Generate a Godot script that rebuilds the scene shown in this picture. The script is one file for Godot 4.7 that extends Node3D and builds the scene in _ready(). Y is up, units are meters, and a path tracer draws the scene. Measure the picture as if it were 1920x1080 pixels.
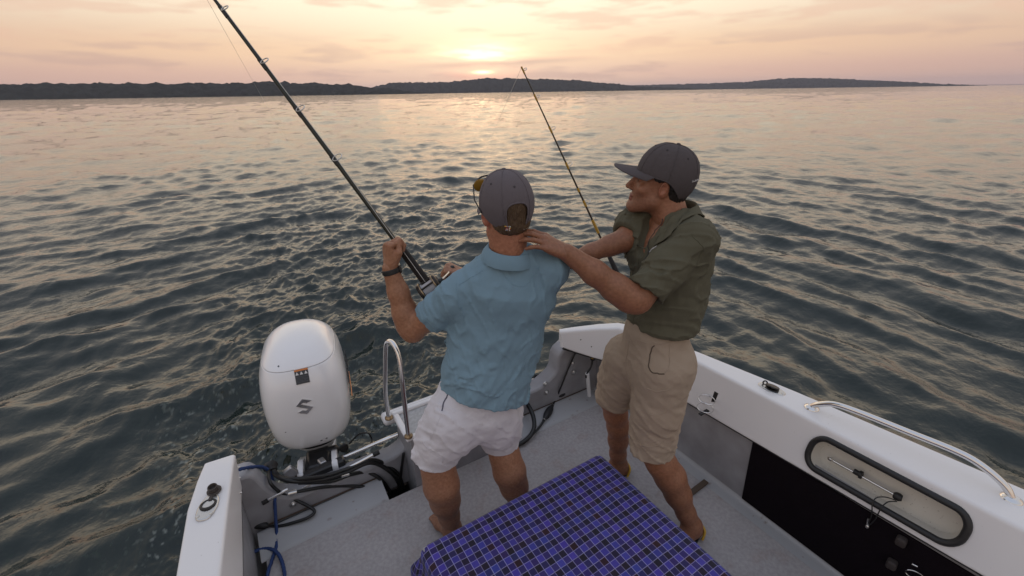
extends Node3D
# Two anglers at the stern of a small white boat on a lake at dusk. Metres, y up; the deck is y = 0, aft is -z, the water lies at SEA.

const SEA := -0.28
const CAM := Vector3(0.0, 1.95, 0.0)
const SUN_AZ := 28.47    # degrees from -z towards +x
const VIEW_AZ := 31.5

# ---------------------------------------------------------------- mesh builder
class MB:
	var v := PackedVector3Array()
	var uv := PackedVector2Array()
	var c := PackedColorArray()
	var i := PackedInt32Array()
	var n := PackedVector3Array()     # normals, if they are known
	func add(p: Vector3, t := Vector2.ZERO) -> int:
		v.append(p); uv.append(t)
		return v.size() - 1
	func tri(a: int, b: int, d: int) -> void:
		i.append(a); i.append(b); i.append(d)
	func quad(a: int, b: int, d: int, e: int) -> void:
		i.append(a); i.append(b); i.append(d); i.append(a); i.append(d); i.append(e)
	func flat(pts: Array) -> void:        # a flat polygon with corners of its own (fan)
		var n := v.size()
		for p in pts: add(p)
		for k in range(1, pts.size() - 1): tri(n, n + k, n + k + 1)
	func rings(list: Array, closed := true, cap_a := false, cap_b := false) -> void:
		var n: int = list[0].size()
		var base := v.size()
		for r in list.size():
			for k in n: add(list[r][k], Vector2(float(k) / n, float(r) / maxf(1.0, list.size() - 1)))
		for r in list.size() - 1:
			for k in (n if closed else n - 1):
				var a := base + r * n + k
				var b := base + r * n + (k + 1) % n
				quad(a, b, b + n, a + n)
		if cap_a: _cap(list[0], false)
		if cap_b: _cap(list[list.size() - 1], true)
	func _cap(ring, flip: bool) -> void:
		var m := Vector3.ZERO
		for p in ring: m += p
		var ctr := add(m / ring.size())
		var s := v.size()
		for p in ring: add(p)
		for k in ring.size():
			var a: int = s + k
			var b: int = s + (k + 1) % ring.size()
			if flip: tri(ctr, a, b)
			else: tri(ctr, b, a)
	func tube(pts: Array, rad, sides := 10, caps := true, loop := false) -> void:
		var list := []
		var n := pts.size()
		var up := Vector3.ZERO
		for k in n:
			var a: Vector3 = pts[(k - 1 + n) % n] if (k > 0 or loop) else pts[k]
			var b: Vector3 = pts[(k + 1) % n] if (k < n - 1 or loop) else pts[k]
			var d := (b - a).normalized()
			if up == Vector3.ZERO: up = d.cross(Vector3(0.31, 0.9, 0.28) if absf(d.y) < 0.85 else Vector3(1, 0.1, 0.2)).normalized()
			up = (up - d * up.dot(d)).normalized()
			var w := d.cross(up)
			var r: float = rad[k] if rad is Array else rad
			var ring := PackedVector3Array()
			for s in sides:
				var t := TAU * s / sides
				ring.append(pts[k] + (up * cos(t) + w * sin(t)) * r)
			list.append(ring)
		if loop: list.append(list[0])
		rings(list, true, caps and not loop, caps and not loop)
	func lathe(prof: Array, at: Vector3, axis: Vector3, sides := 20) -> void:   # prof: [along axis, radius]
		var up := axis.cross(Vector3(0, 0, 1) if absf(axis.z) < 0.8 else Vector3(1, 0, 0)).normalized()
		var w := axis.cross(up)
		var list := []
		for q in prof:
			var ring := PackedVector3Array()
			for s in sides:
				var t := TAU * s / sides
				ring.append(at + axis * q[0] + (up * cos(t) + w * sin(t)) * maxf(q[1], 0.0002))
			list.append(ring)
		rings(list, true, true, true)
	func rbox(at: Vector3, size: Vector3, b := Basis.IDENTITY, r := 0.006, seg := 3) -> void:   # box with rounded upright and chamfered level edges
		var h := size * 0.5
		r = minf(r, minf(h.x, minf(h.y, h.z)) * 0.95)
		var list := []
		for q in [[-h.y, r], [-h.y + r * 0.3, r * 0.3], [-h.y + r, 0.0], [h.y - r, 0.0], [h.y - r * 0.3, r * 0.3], [h.y, r]]:
			var ring := PackedVector3Array()
			for k in 4:
				var sx: float = [1, -1, -1, 1][k]
				var sz: float = [1, 1, -1, -1][k]
				for s in seg + 1:
					var t := (k + float(s) / seg) * PI / 2
					ring.append(at + b * Vector3(sx * (h.x - r) + cos(t) * (r - q[1]), q[0], sz * (h.z - r) + sin(t) * (r - q[1])))
			list.append(ring)
		rings(list, true, true, true)
	func blob(at: Vector3, r: Vector3, b := Basis.IDENTITY, n := 14) -> void:
		var list := []
		for k in range(1, n):
			var t := PI * k / n
			var ring := PackedVector3Array()
			for s in n * 2:
				var f := TAU * s / (n * 2)
				ring.append(at + b * (Vector3(sin(t) * cos(f), cos(t), sin(t) * sin(f)) * r))
			list.append(ring)
		rings(list, true, true, true)
	func mesh() -> ArrayMesh:
		if n.size() == v.size() and n.size() > 0: return mesh_with(n)
		var nrm := PackedVector3Array()
		nrm.resize(v.size())
		var k := 0
		while k < i.size():
			var a := i[k]
			var b := i[k + 1]
			var d := i[k + 2]
			var f := (v[d] - v[a]).cross(v[b] - v[a])
			nrm[a] += f; nrm[b] += f; nrm[d] += f
			k += 3
		for q in nrm.size():
			nrm[q] = nrm[q].normalized() if nrm[q].length_squared() > 1e-24 else Vector3.UP
		return mesh_with(nrm)
	func mesh_with(nrm: PackedVector3Array) -> ArrayMesh:
		var arr := []
		arr.resize(Mesh.ARRAY_MAX)
		arr[Mesh.ARRAY_VERTEX] = v
		arr[Mesh.ARRAY_NORMAL] = nrm
		if uv.size() == v.size(): arr[Mesh.ARRAY_TEX_UV] = uv
		if c.size() == v.size(): arr[Mesh.ARRAY_COLOR] = c
		arr[Mesh.ARRAY_INDEX] = i
		var m := ArrayMesh.new()
		m.add_surface_from_arrays(Mesh.PRIMITIVE_TRIANGLES, arr)
		return m

# ---------------------------------------------------------------- scene helpers
func put(called: String, m: Mesh, mat: Material, parent: Node3D = self) -> MeshInstance3D:
	var o := MeshInstance3D.new()
	o.name = called
	o.mesh = m
	o.material_override = mat
	parent.add_child(o, true)
	return o
func build(called: String, mb: MB, mat: Material, parent: Node3D = self) -> MeshInstance3D:
	return put(called, mb.mesh(), mat, parent)
func thing(called: String, label: String, category: String, at := Vector3.ZERO) -> Node3D:
	var o := Node3D.new()
	o.name = called
	add_child(o, true)
	o.position = at
	tag(o, label, category)
	return o
func tag(o: Node, label: String, category := "", kind := "", group := "") -> void:
	if label: o.set_meta("label", label)
	if category: o.set_meta("category", category)
	if kind: o.set_meta("kind", kind)
	if group: o.set_meta("group", group)

func lin(r: float, g: float, b: float) -> Color:      # a linear base colour
	return Color(r, g, b).linear_to_srgb()
func mat(col: Color, rough := 0.6, metal := 0.0) -> StandardMaterial3D:
	var m := StandardMaterial3D.new()
	m.albedo_color = col
	m.roughness = rough
	m.metallic = metal
	return m
func noise(freq: float, octaves := 4, sd := 1, type := FastNoiseLite.TYPE_SIMPLEX_SMOOTH) -> FastNoiseLite:
	var n := FastNoiseLite.new()
	n.seed = sd
	n.noise_type = type
	n.frequency = freq
	n.fractal_octaves = octaves
	n.fractal_type = FastNoiseLite.FRACTAL_FBM if octaves > 1 else FastNoiseLite.FRACTAL_NONE
	return n
func noise_tex(size: int, n: FastNoiseLite, lo: Color, hi: Color, curve := 1.0) -> ImageTexture:   # tileable, values between two colours
	var im := n.get_seamless_image(size, size, false, false, 0.15, true)
	im.convert(Image.FORMAT_L8)
	var src := im.get_data()
	var out := PackedByteArray()
	out.resize(size * size * 3)
	var lut := []
	for k in 256: lut.append(lo.lerp(hi, pow(k / 255.0, curve)))
	for k in size * size:
		var q: Color = lut[src[k]]
		out[k * 3] = int(q.r * 255.0); out[k * 3 + 1] = int(q.g * 255.0); out[k * 3 + 2] = int(q.b * 255.0)
	return ImageTexture.create_from_image(Image.create_from_data(size, size, false, Image.FORMAT_RGB8, out))
func triplanar(m: StandardMaterial3D, per_metre: float, world := false) -> StandardMaterial3D:
	m.uv1_triplanar = true
	m.uv1_world_triplanar = world
	m.uv1_scale = Vector3.ONE * per_metre
	return m
func bumpy(m: StandardMaterial3D, t: Texture2D, depth_cm: float) -> StandardMaterial3D:
	m.heightmap_enabled = true
	m.heightmap_texture = t
	m.heightmap_scale = depth_cm
	return m
func smooth(a: float, b: float, x: float) -> float:
	var t := clampf((x - a) / (b - a), 0.0, 1.0)
	return t * t * (3.0 - 2.0 * t)
func spline(pts: Array, step := 6) -> Array:       # Catmull-Rom through the points
	var out := []
	for k in pts.size() - 1:
		var p0: Vector3 = pts[maxi(k - 1, 0)]
		var p1: Vector3 = pts[k]
		var p2: Vector3 = pts[k + 1]
		var p3: Vector3 = pts[mini(k + 2, pts.size() - 1)]
		for s in step: out.append(p1.cubic_interpolate(p2, p0, p3, float(s) / step))
	out.append(pts[pts.size() - 1])
	return out

func _ready() -> void:
	set_camera()
	set_light()
	make_materials()
	make_sea()
	make_hills()
	make_boat()
	make_motors()
	make_gear()
	make_table()
	make_people()

func set_camera() -> void:
	var cam := Camera3D.new()
	cam.name = "camera"
	add_child(cam)
	cam.fov = rad_to_deg(2.0 * atan(540.0 / 840.0))
	cam.near = 0.05
	cam.far = 60000.0
	var pitch := atan((540.0 - 172.0) / 840.0)
	cam.transform = Transform3D(Basis(Vector3.UP, deg_to_rad(-VIEW_AZ)) * Basis(Vector3.RIGHT, -pitch) * Basis(Vector3.BACK, deg_to_rad(-0.8)), CAM)
	cam.current = true

func sky_color(az: float, el: float, fine: FastNoiseLite, broad: FastNoiseLite) -> Vector3:
	# az in degrees from the sun, el in degrees; linear radiance of a hazy dusk sky
	var stops := [[0.0, Vector3(0.66, 0.43, 0.39)], [1.6, Vector3(0.74, 0.46, 0.37)], [4.0, Vector3(0.88, 0.58, 0.39)], [8.0, Vector3(0.87, 0.70, 0.52)], [16.0, Vector3(0.85, 0.75, 0.63)], [32.0, Vector3(0.60, 0.60, 0.63)], [60.0, Vector3(0.52, 0.57, 0.69)], [90.0, Vector3(0.47, 0.53, 0.68)]]
	var k := 0
	while k < stops.size() - 2 and el > stops[k + 1][0]: k += 1
	var c: Vector3 = (stops[k][1] as Vector3).lerp(stops[k + 1][1], smooth(stops[k][0], stops[k + 1][0], el))
	var away := absf(az)
	# the warm side of the sky and, far from the sun, the cooler one
	var cool := smooth(18.0, 75.0, away)
	c = c.lerp(Vector3(0.56, 0.49, 0.46) * (0.75 + 0.25 * smooth(0.0, 12.0, el)) , 0.42 * cool * (1.0 - smooth(10.0, 45.0, el)))
	var low := 1.0 - smooth(14.0, 40.0, el)
	var g2 := exp(-(az * az) / 900.0 - (el - 5.0) * (el - 5.0) / 70.0)
	c += Vector3(0.20, 0.20, 0.13) * g2
	# broad aureole above the hidden sun
	c += Vector3(0.52, 0.47, 0.38) * exp(-(az * az) / 3000.0 - pow(maxf(el - 9.0, 0.0) / 11.0, 2.0)) * smooth(4.0, 14.0, el)
	if el < 30.0:
		# thin streaked cloud
		var a := deg_to_rad(az)
		var n1 := fine.get_noise_3d(sin(a) * 22.0, el * 3.0, cos(a) * 22.0)
		var n2 := broad.get_noise_3d(sin(a) * 9.0, el * 1.15 + sin(a) * 1.2, cos(a) * 9.0)
		var streak := smooth(0.02, 0.5, n2 + 0.45 * n1) * low
		c = c.lerp(Vector3(0.86, 0.56, 0.41), 0.5 * streak * smooth(2.5, 5.0, el) * (1.0 - smooth(9.0, 16.0, el)))
		var dark := smooth(0.05, 0.55, -n2 + 0.4 * n1) * low
		c = c.lerp(Vector3(0.55, 0.37, 0.34), 0.40 * dark * smooth(0.4, 1.6, el) * (1.0 - smooth(3.5, 6.5, el)))
		# the sun behind the bank of cloud
		var da := az
		var core := exp(-(da * da) / 16.0 - pow((el - 3.9) / 1.15, 2.0))
		var wide := exp(-(da * da) / 130.0 - pow((el - 4.6) / 2.6, 2.0))
		var cut := 0.35 + 0.65 * smooth(-0.25, 0.35, n1 * 1.1 + n2 * 0.6)
		c += Vector3(1.0, 0.76, 0.44) * (0.30 * wide + 1.25 * core * cut)
		var bar := exp(-pow((el - 2.95 - 0.03 * da) / 0.34, 2.0)) * (1.0 - smooth(3.0, 14.0, absf(da - 2.0)))
		c = c.lerp(Vector3(0.62, 0.42, 0.36), 0.55 * bar)
		var slit := exp(-(da * da) / 0.9 - pow((el - 2.1) / 0.13, 2.0))
		c += Vector3(3.2, 1.9, 0.9) * slit
		var glow := exp(-(da * da) / 14.0 - pow((el - 1.9) / 0.8, 2.0))
		c += Vector3(0.34, 0.08, 0.02) * glow
	return c

func set_light() -> void:
	var w := 3072
	var h := 1536
	var data := PackedFloat32Array()
	data.resize(w * h * 3)
	var fine := noise(0.5, 4, 7)
	var broad := noise(0.42, 3, 19)
	var last := PackedFloat32Array()
	for y in h:
		var el := 90.0 - (y + 0.5) / h * 180.0
		if el <= -0.2: break
		var step := 1 if el < 14.0 else (4 if el < 32.0 else 24)
		if el >= 14.0 and y % (2 if el < 32.0 else 8) != 0 and last.size():
			for x in w * 3: data[y * w * 3 + x] = last[x]
			continue
		var row := PackedFloat32Array()
		row.resize(w * 3)
		var x := 0
		while x < w:
			var az := wrapf((x + 0.5 * step) / float(w) * 360.0 - SUN_AZ, -180.0, 180.0)
			# the dense columns only matter towards the view; elsewhere the sky is smooth
			var q := step
			if absf(az) > 60.0: q = maxi(step, 6)
			var cc := sky_color(az, maxf(el, 0.0), fine, broad)
			for s in q:
				if x + s >= w: break
				var o := (x + s) * 3
				row[o] = cc.x; row[o + 1] = cc.y; row[o + 2] = cc.z
			x += q
		last = row
		var base := y * w * 3
		for t in w * 3: data[base + t] = row[t]
	# what lies under the horizon is the dim colour of water
	var from := int(ceil(h * 0.5)) * w * 3
	for t in range(from, w * h * 3, 3):
		data[t] = 0.09; data[t + 1] = 0.085; data[t + 2] = 0.075
	var sky := Sky.new()
	var pm := PanoramaSkyMaterial.new()
	pm.panorama = ImageTexture.create_from_image(Image.create_from_data(w, h, false, Image.FORMAT_RGBF, data.to_byte_array()))
	sky.sky_material = pm
	var env := Environment.new()
	env.background_mode = Environment.BG_SKY
	env.sky = sky
	env.tonemap_mode = Environment.TONE_MAPPER_LINEAR
	env.tonemap_exposure = 1.0
	env.sdfgi_enabled = true
	env.ssao_enabled = true
	env.ssil_enabled = true
	env.fog_enabled = true
	env.fog_density = 0.00009
	env.fog_light_color = Color(0.80, 0.80, 0.86)
	var we := WorldEnvironment.new()
	we.name = "environment"
	we.environment = env
	add_child(we)
	var sun := DirectionalLight3D.new()
	sun.name = "sun"
	sun.light_energy = 0.012
	sun.light_color = Color(1.0, 0.72, 0.48)
	sun.light_angular_distance = 24.0
	sun.shadow_enabled = true
	add_child(sun)
	var el := deg_to_rad(3.4)
	var azs := deg_to_rad(SUN_AZ)
	var to_sun := Vector3(sin(azs) * cos(el), sin(el), -cos(azs) * cos(el))
	sun.look_at_from_position(Vector3.ZERO, -to_sun, Vector3.UP)

# ---------------------------------------------------------------- sea and shore
func make_sea() -> void:
	var rng := RandomNumberGenerator.new()
	rng.seed = 11
	# wave trains: travelling direction (degrees from -z to +x), length, height, share [everywhere, left of the boat, right of it]
	var waves := []
	for k in 17:
		var l := 0.13 * pow(1.175, k)
		waves.append([rng.randfn(35.0, 46.0), l, l * 0.0150 * (1.0 if l < 1.2 else 0.7), 0])
	for k in 4:
		var l := 2.2 * pow(1.4, k)
		waves.append([rng.randfn(35.0, 30.0), l, l * 0.0055, 0])
	for k in 8:
		var l := 0.26 * pow(1.26, k)
		waves.append([rng.randfn(-14.0, 13.0), l, l * 0.0165, 1])
		waves.append([rng.randfn(93.0, 13.0), l * 1.07, l * 0.0165, 2])
	for k in 13:
		var l := 3.0 * pow(1.3, k)
		waves.append([rng.randfn(33.0, 34.0), l, l * 0.0062, 3])
	for w in waves:
		w.append(rng.randf() * TAU)
	var n_w := waves.size()
	var kx := PackedFloat32Array()
	var kz := PackedFloat32Array()
	var am := PackedFloat32Array()
	var ph := PackedFloat32Array()
	var ln := PackedFloat32Array()
	var sh := PackedInt32Array()
	for w in waves:
		var a := deg_to_rad(w[0])
		var kk: float = TAU / w[1]
		kx.append(sin(a) * kk); kz.append(-cos(a) * kk); am.append(w[2]); ph.append(w[4]); ln.append(w[1]); sh.append(w[3])
	var warp := noise(0.23, 2, 3)
	var churn := noise(1.5, 3, 5)
	churn.fractal_type = FastNoiseLite.FRACTAL_RIDGED
	var churn2 := noise(5.5, 3, 8)
	var gust := noise(0.11, 3, 4)
	var fleck := noise(16.0, 3, 21)
	# azimuth columns: close together in the direction of the photograph
	var cols := PackedFloat32Array()
	var a0 := VIEW_AZ - 61.5
	while a0 < VIEW_AZ + 59.0:
		cols.append(a0)
		a0 += 0.14
	while a0 < VIEW_AZ + 298.5:
		cols.append(a0)
		a0 += 0.5 if absf(wrapf(a0 - VIEW_AZ, -180.0, 180.0)) < 98.0 else 3.0
	var rows := PackedFloat32Array()
	var down := 66.0
	while down > 0.06:
		rows.append(2.23 / tan(deg_to_rad(down)))
		down -= 0.5 if down > 56.0 else (0.1 if down > 3.0 else 0.055)
	rows.append_array([2600.0, 3800.0, 5600.0])
	var nc := cols.size()
	var nr := rows.size()
	var mb := MB.new()
	mb.v.resize(nc * nr)
	mb.c.resize(nc * nr)
	var deep := Color(0.009, 0.0185, 0.0125)
	var foam := Color(0.42, 0.46, 0.43)
	var wk_dir := Vector2(sin(deg_to_rad(15.6)), -cos(deg_to_rad(15.6)))
	for r in nr:
		var rad := rows[r]
		var row_cell: float = rows[mini(r + 1, nr - 1)] - rad
		var near := 1.0 - smooth(7.0, 26.0, rad)
		# the wave trains long enough to be drawn at this distance
		var ax := PackedFloat32Array()
		var az_ := PackedFloat32Array()
		var ap := PackedFloat32Array()
		var ah := PackedFloat32Array()
		var hx := PackedFloat32Array()
		var hz := PackedFloat32Array()
		var cls := PackedInt32Array()
		for k in n_w:
			var f := clampf(ln[k] / (1.1 * row_cell) - 0.5, 0.0, 1.0)
			if sh[k] == 3: f *= smooth(3.0, 9.0, rad / ln[k])
			elif sh[k] > 0: f *= near
			if f < 0.03 or rad > 1500.0: continue
			ax.append(kx[k]); az_.append(kz[k]); ap.append(ph[k]); ah.append(am[k] * f); cls.append(sh[k])
			hx.append(am[k] * f * 0.0795 * kx[k] * ln[k]); hz.append(am[k] * f * 0.0795 * kz[k] * ln[k])
		var n_a := ax.size()
		var w_of := PackedFloat32Array([1.0, 0.0, 0.0, 1.0])
		for q in nc:
			var az := cols[q]
			var a := deg_to_rad(az)
			var x := sin(a) * rad
			var z := -cos(a) * rad
			var y := 0.0
			var dx := 0.0
			var dz := 0.0
			var tint := deep
			var gap := absf(wrapf(cols[(q + 1) % nc] - az, -180.0, 180.0))
			if n_a > 0 and gap < 1.0:
				var cell := maxf(row_cell, 0.6 * rad * deg_to_rad(gap))
				var sl := (1.0 - smooth(4.0, 34.0, az))
				var sr := smooth(36.0, 62.0, az)
				var bend := warp.get_noise_2d(x, z) * 2.2
				w_of[0] = (1.0 - 0.35 * (sl + sr) * near) * (0.75 + 0.6 * gust.get_noise_2d(x, z))
				w_of[1] = sl
				w_of[2] = sr
				for k in n_a:
					var f := w_of[cls[k]]
					if f < 0.03: continue
					var t := ax[k] * x + az_[k] * z + ap[k] + bend
					var st := sin(t) * f
					y += ah[k] * f * cos(t)
					dx -= st * hx[k]
					dz -= st * hz[k]
				# water stirred up by the propellers, drifting off astern
				var px := x - 0.15
				var pz := z + 2.3
				var along := px * wk_dir.x + pz * wk_dir.y
				var across := absf(px * wk_dir.y - pz * wk_dir.x)
				var wide := 1.2 + along * 0.12
				var wk := (1.0 - smooth(wide * 0.62, wide * 1.25, across + 0.45 * warp.get_noise_2d(x * 5.0, z * 5.0))) * smooth(-0.9, 0.1, along) * (1.0 - smooth(6.0, 15.0, along))
				if wk > 0.01 and cell < 0.5:
					var cn := churn.get_noise_2d(x + 0.3 * dx, z)
					var c2 := churn2.get_noise_2d(x, z)
					y += wk * (0.034 * cn * clampf(0.2 / cell, 0.0, 1.0) + 0.019 * c2 * clampf(0.06 / cell, 0.0, 1.0))
					var fl := fleck.get_noise_2d(x, z)
					var fo := smooth(0.46, 0.72, fl + 0.35 * cn) * wk * (1.0 - smooth(0.2, 2.0, along)) * 0.55
					if fo > 0.0: tint = deep.lerp(foam, fo)
			mb.v[r * nc + q] = Vector3(x + dx, y, z + dz)
			mb.c[r * nc + q] = tint
	mb.i.resize((nr - 1) * nc * 6)
	var o := 0
	for r in nr - 1:
		for q in nc:
			var a := r * nc + q
			var b := r * nc + (q + 1) % nc
			mb.i[o] = a; mb.i[o + 1] = a + nc; mb.i[o + 2] = b + nc
			mb.i[o + 3] = a; mb.i[o + 4] = b + nc; mb.i[o + 5] = b
			o += 6
	var m := mat(Color.WHITE, 0.05)
	m.vertex_color_use_as_albedo = true
	m.metallic_specular = 0.49
	var rip := noise(0.012, 5, 31)
	rip.fractal_gain = 0.58
	rip.domain_warp_enabled = true
	rip.domain_warp_amplitude = 18.0
	rip.domain_warp_frequency = 0.01
	var im := rip.get_seamless_image(1024, 1024, false, false, 0.2, true)
	im.convert(Image.FORMAT_L8)
	im.bump_map_to_normal_map(3.2)
	m.normal_enabled = true
	m.normal_texture = ImageTexture.create_from_image(im)
	m.normal_scale = 1.0
	triplanar(m, 1.0 / 4.2, true)
	var s := build("sea", mb, m)
	s.position.y = SEA
	tag(s, "dark green lake water with choppy ripples reflecting the dusk", "water", "structure")

func make_hills() -> void:
	# [name, label, distance, azimuth/height-angle outline, colour]
	var lists := [
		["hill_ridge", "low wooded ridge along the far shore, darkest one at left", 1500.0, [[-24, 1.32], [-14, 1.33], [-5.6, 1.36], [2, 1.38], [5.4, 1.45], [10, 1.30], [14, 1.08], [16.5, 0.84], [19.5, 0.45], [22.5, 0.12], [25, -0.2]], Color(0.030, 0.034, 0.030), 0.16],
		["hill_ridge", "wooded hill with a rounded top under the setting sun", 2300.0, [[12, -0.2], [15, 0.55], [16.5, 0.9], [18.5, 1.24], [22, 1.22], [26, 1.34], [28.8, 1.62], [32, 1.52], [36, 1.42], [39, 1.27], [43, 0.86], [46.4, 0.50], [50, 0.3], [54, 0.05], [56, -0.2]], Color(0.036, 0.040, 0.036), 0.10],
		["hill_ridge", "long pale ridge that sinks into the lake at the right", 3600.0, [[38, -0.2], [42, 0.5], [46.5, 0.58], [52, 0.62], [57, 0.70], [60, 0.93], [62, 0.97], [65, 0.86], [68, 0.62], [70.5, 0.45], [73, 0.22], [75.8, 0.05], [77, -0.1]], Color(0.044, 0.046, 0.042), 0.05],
	]
	for it in lists:
		var d: float = it[2]
		var outline: Array = it[3]
		var crowns := noise(0.055, 1, 13, FastNoiseLite.TYPE_CELLULAR)
		var lumps := noise(0.012, 3, 17)
		var tone := noise(0.03, 3, 23)
		var mb := MB.new()
		var az0: float = outline[0][0]
		var az1: float = outline[outline.size() - 1][0]
		var n := int((az1 - az0) / 0.045)
		var m := 26
		for q in n + 1:
			var az := lerpf(az0, az1, float(q) / n)
			var k := 0
			while k < outline.size() - 2 and az > outline[k + 1][0]: k += 1
			var el := lerpf(outline[k][1], outline[k + 1][1], smooth(outline[k][0], outline[k + 1][0], az) * 0.5 + 0.5 * clampf((az - outline[k][0]) / (outline[k + 1][0] - outline[k][0]), 0.0, 1.0))
			var top := 1.95 - SEA + d * tan(deg_to_rad(maxf(el, -0.3)))
			for r in m:
				var t := float(r) / (m - 1)
				var back := t * d * 0.16
				var rise := sin(minf(t * 1.35, 1.0) * PI / 2)
				var p := Vector3(sin(deg_to_rad(az)) * (d + back), 0, -cos(deg_to_rad(az)) * (d + back))
				var bump := crowns.get_noise_2d(p.x, p.z) * 9.0 + lumps.get_noise_2d(p.x, p.z) * 7.0
				var h := (top - 4.0) * (0.22 + 0.78 * rise) * (1.0 + back / d) + (bump * minf(1.0, top / 14.0) if r > 0 else 0.0)
				if r == 0: h = -3.0
				if el < -0.05: h = minf(h, -1.0)
				mb.add(Vector3(p.x, h, p.z))
				var g := 1.0 + 0.5 * tone.get_noise_2d(p.x, p.z)
				mb.c.append(Color(it[4].r * g, it[4].g * g, it[4].b * g))
		for q in n:
			for r in m - 1:
				var a := q * m + r
				mb.quad(a, a + 1, a + m + 1, a + m)
		var mt := mat(Color.WHITE, 0.95)
		mt.vertex_color_use_as_albedo = true
		mt.metallic_specular = 0.1
		var o := build(it[0], mb, mt)
		o.position.y = SEA
		tag(o, it[1], "hill", "structure")

# ---------------------------------------------------------------- materials
var M := {}
func make_materials() -> void:
	var grain := noise(0.16, 3, 42)
	var t_fine := noise_tex(256, grain, Color(0.25, 0.25, 0.25), Color(1, 1, 1))
	var t_soft := noise_tex(256, noise(0.02, 4, 43), Color(0.2, 0.2, 0.2), Color(1, 1, 1))
	M.white = triplanar(mat(lin(0.80, 0.80, 0.82), 0.26), 1.3)
	M.white.albedo_texture = speck_tex(1024, 15, Color(0.985, 0.983, 0.98), Color(0.32, 0.29, 0.27), 46, 2.6)
	M.white.roughness = 0.27
	M.cowl = mat(lin(0.80, 0.80, 0.82), 0.22)
	M.cowl.clearcoat_enabled = true
	M.cowl.clearcoat = 0.6
	M.cowl.clearcoat_roughness = 0.08
	M.pocket = triplanar(mat(lin(0.76, 0.75, 0.72), 0.5), 2.2)
	M.pocket.albedo_texture = speck_tex(512, 5, Color(0.93, 0.92, 0.90), Color(0.25, 0.20, 0.16), 130, 3)
	M.grey = triplanar(mat(lin(0.36, 0.36, 0.385), 0.42), 0.9)
	M.grey.albedo_texture = noise_tex(512, noise(0.012, 5, 45), Color(0.86, 0.85, 0.84), Color(1, 1, 1))
	M.deck = triplanar(mat(lin(0.53, 0.495, 0.49), 0.82), 0.62)
	M.deck.albedo_texture = deck_tex(1024)
	bumpy(M.deck, t_fine, 0.05)
	M.ramp = triplanar(mat(lin(0.47, 0.47, 0.49), 0.55), 0.8)
	M.ramp.albedo_texture = speck_tex(512, 9, Color(0.92, 0.92, 0.91), Color(0.55, 0.45, 0.38), 160, 4)
	M.carpet = triplanar(mat(lin(0.021, 0.017, 0.021), 0.98), 5.0)
	M.carpet.albedo_texture = noise_tex(256, noise(0.22, 3, 47), Color(0.5, 0.45, 0.5), Color(1, 1, 1))
	M.carpet.metallic_specular = 0.15
	bumpy(M.carpet, t_fine, 0.15)
	M.rubber = mat(lin(0.014, 0.014, 0.015), 0.5)
	M.hose = mat(lin(0.012, 0.012, 0.012), 0.42)
	M.blackmetal = mat(lin(0.02, 0.02, 0.021), 0.35)
	M.chrome = mat(lin(0.74, 0.73, 0.72), 0.13, 1.0)
	M.steel = triplanar(mat(lin(0.60, 0.59, 0.57), 0.3, 1.0), 6.0)
	M.steel.roughness_texture = t_fine
	M.steel.roughness = 0.45
	M.aluminium = mat(lin(0.52, 0.52, 0.53), 0.4, 0.9)
	M.rust = mat(lin(0.10, 0.07, 0.05), 0.8, 0.2)
	M.brass = mat(lin(0.36, 0.27, 0.17), 0.35, 0.9)
	M.amber = mat(lin(0.55, 0.33, 0.05), 0.2)
	M.pad = triplanar(mat(lin(0.50, 0.50, 0.51), 0.75), 3.0)
	M.pad.albedo_texture = t_soft
	M.pad.albedo_texture = noise_tex(256, noise(0.05, 4, 48), Color(0.84, 0.84, 0.83), Color(1, 1, 1))
	M.hull = mat(lin(0.70, 0.70, 0.71), 0.3)
	M.dark_decal = mat(lin(0.035, 0.04, 0.05), 0.4)
	M.orange = mat(lin(0.60, 0.20, 0.05), 0.4)
	M.paper = mat(lin(0.62, 0.62, 0.62), 0.5)

func deck_tex(n: int) -> ImageTexture:     # worn grey non-slip with fine speckle and rusty brown stains
	var grit := noise(0.45, 2, 61)
	var blotch := noise(0.006, 5, 62)
	var rusty := noise(0.011, 5, 63)
	var mottle := noise(0.07, 4, 64).get_seamless_image(n, n, false, false, 0.1, true)
	mottle.convert(Image.FORMAT_L8)
	var dm := mottle.get_data()
	var a := grit.get_seamless_image(n, n, false, false, 0.1, true)
	var b := blotch.get_seamless_image(n, n, false, false, 0.1, true)
	var c := rusty.get_seamless_image(n, n, false, false, 0.1, true)
	a.convert(Image.FORMAT_L8); b.convert(Image.FORMAT_L8); c.convert(Image.FORMAT_L8)
	var da := a.get_data()
	var db := b.get_data()
	var dc := c.get_data()
	var out := PackedByteArray()
	out.resize(n * n * 3)
	for k in n * n:
		var g := 0.71 + 0.12 * (da[k] / 255.0) + 0.05 * (db[k] / 255.0) + 0.12 * (dm[k] / 255.0)
		var s := smooth(0.60, 0.95, dc[k] / 255.0) * (0.1 + 0.6 * da[k] / 255.0)
		out[k * 3] = int(255.0 * minf(1.0, g * (1.0 - 0.05 * s)))
		out[k * 3 + 1] = int(255.0 * minf(1.0, g * (1.0 - 0.11 * s)))
		out[k * 3 + 2] = int(255.0 * minf(1.0, g * (1.0 - 0.14 * s)))
	return ImageTexture.create_from_image(Image.create_from_data(n, n, false, Image.FORMAT_RGB8, out))

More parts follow.
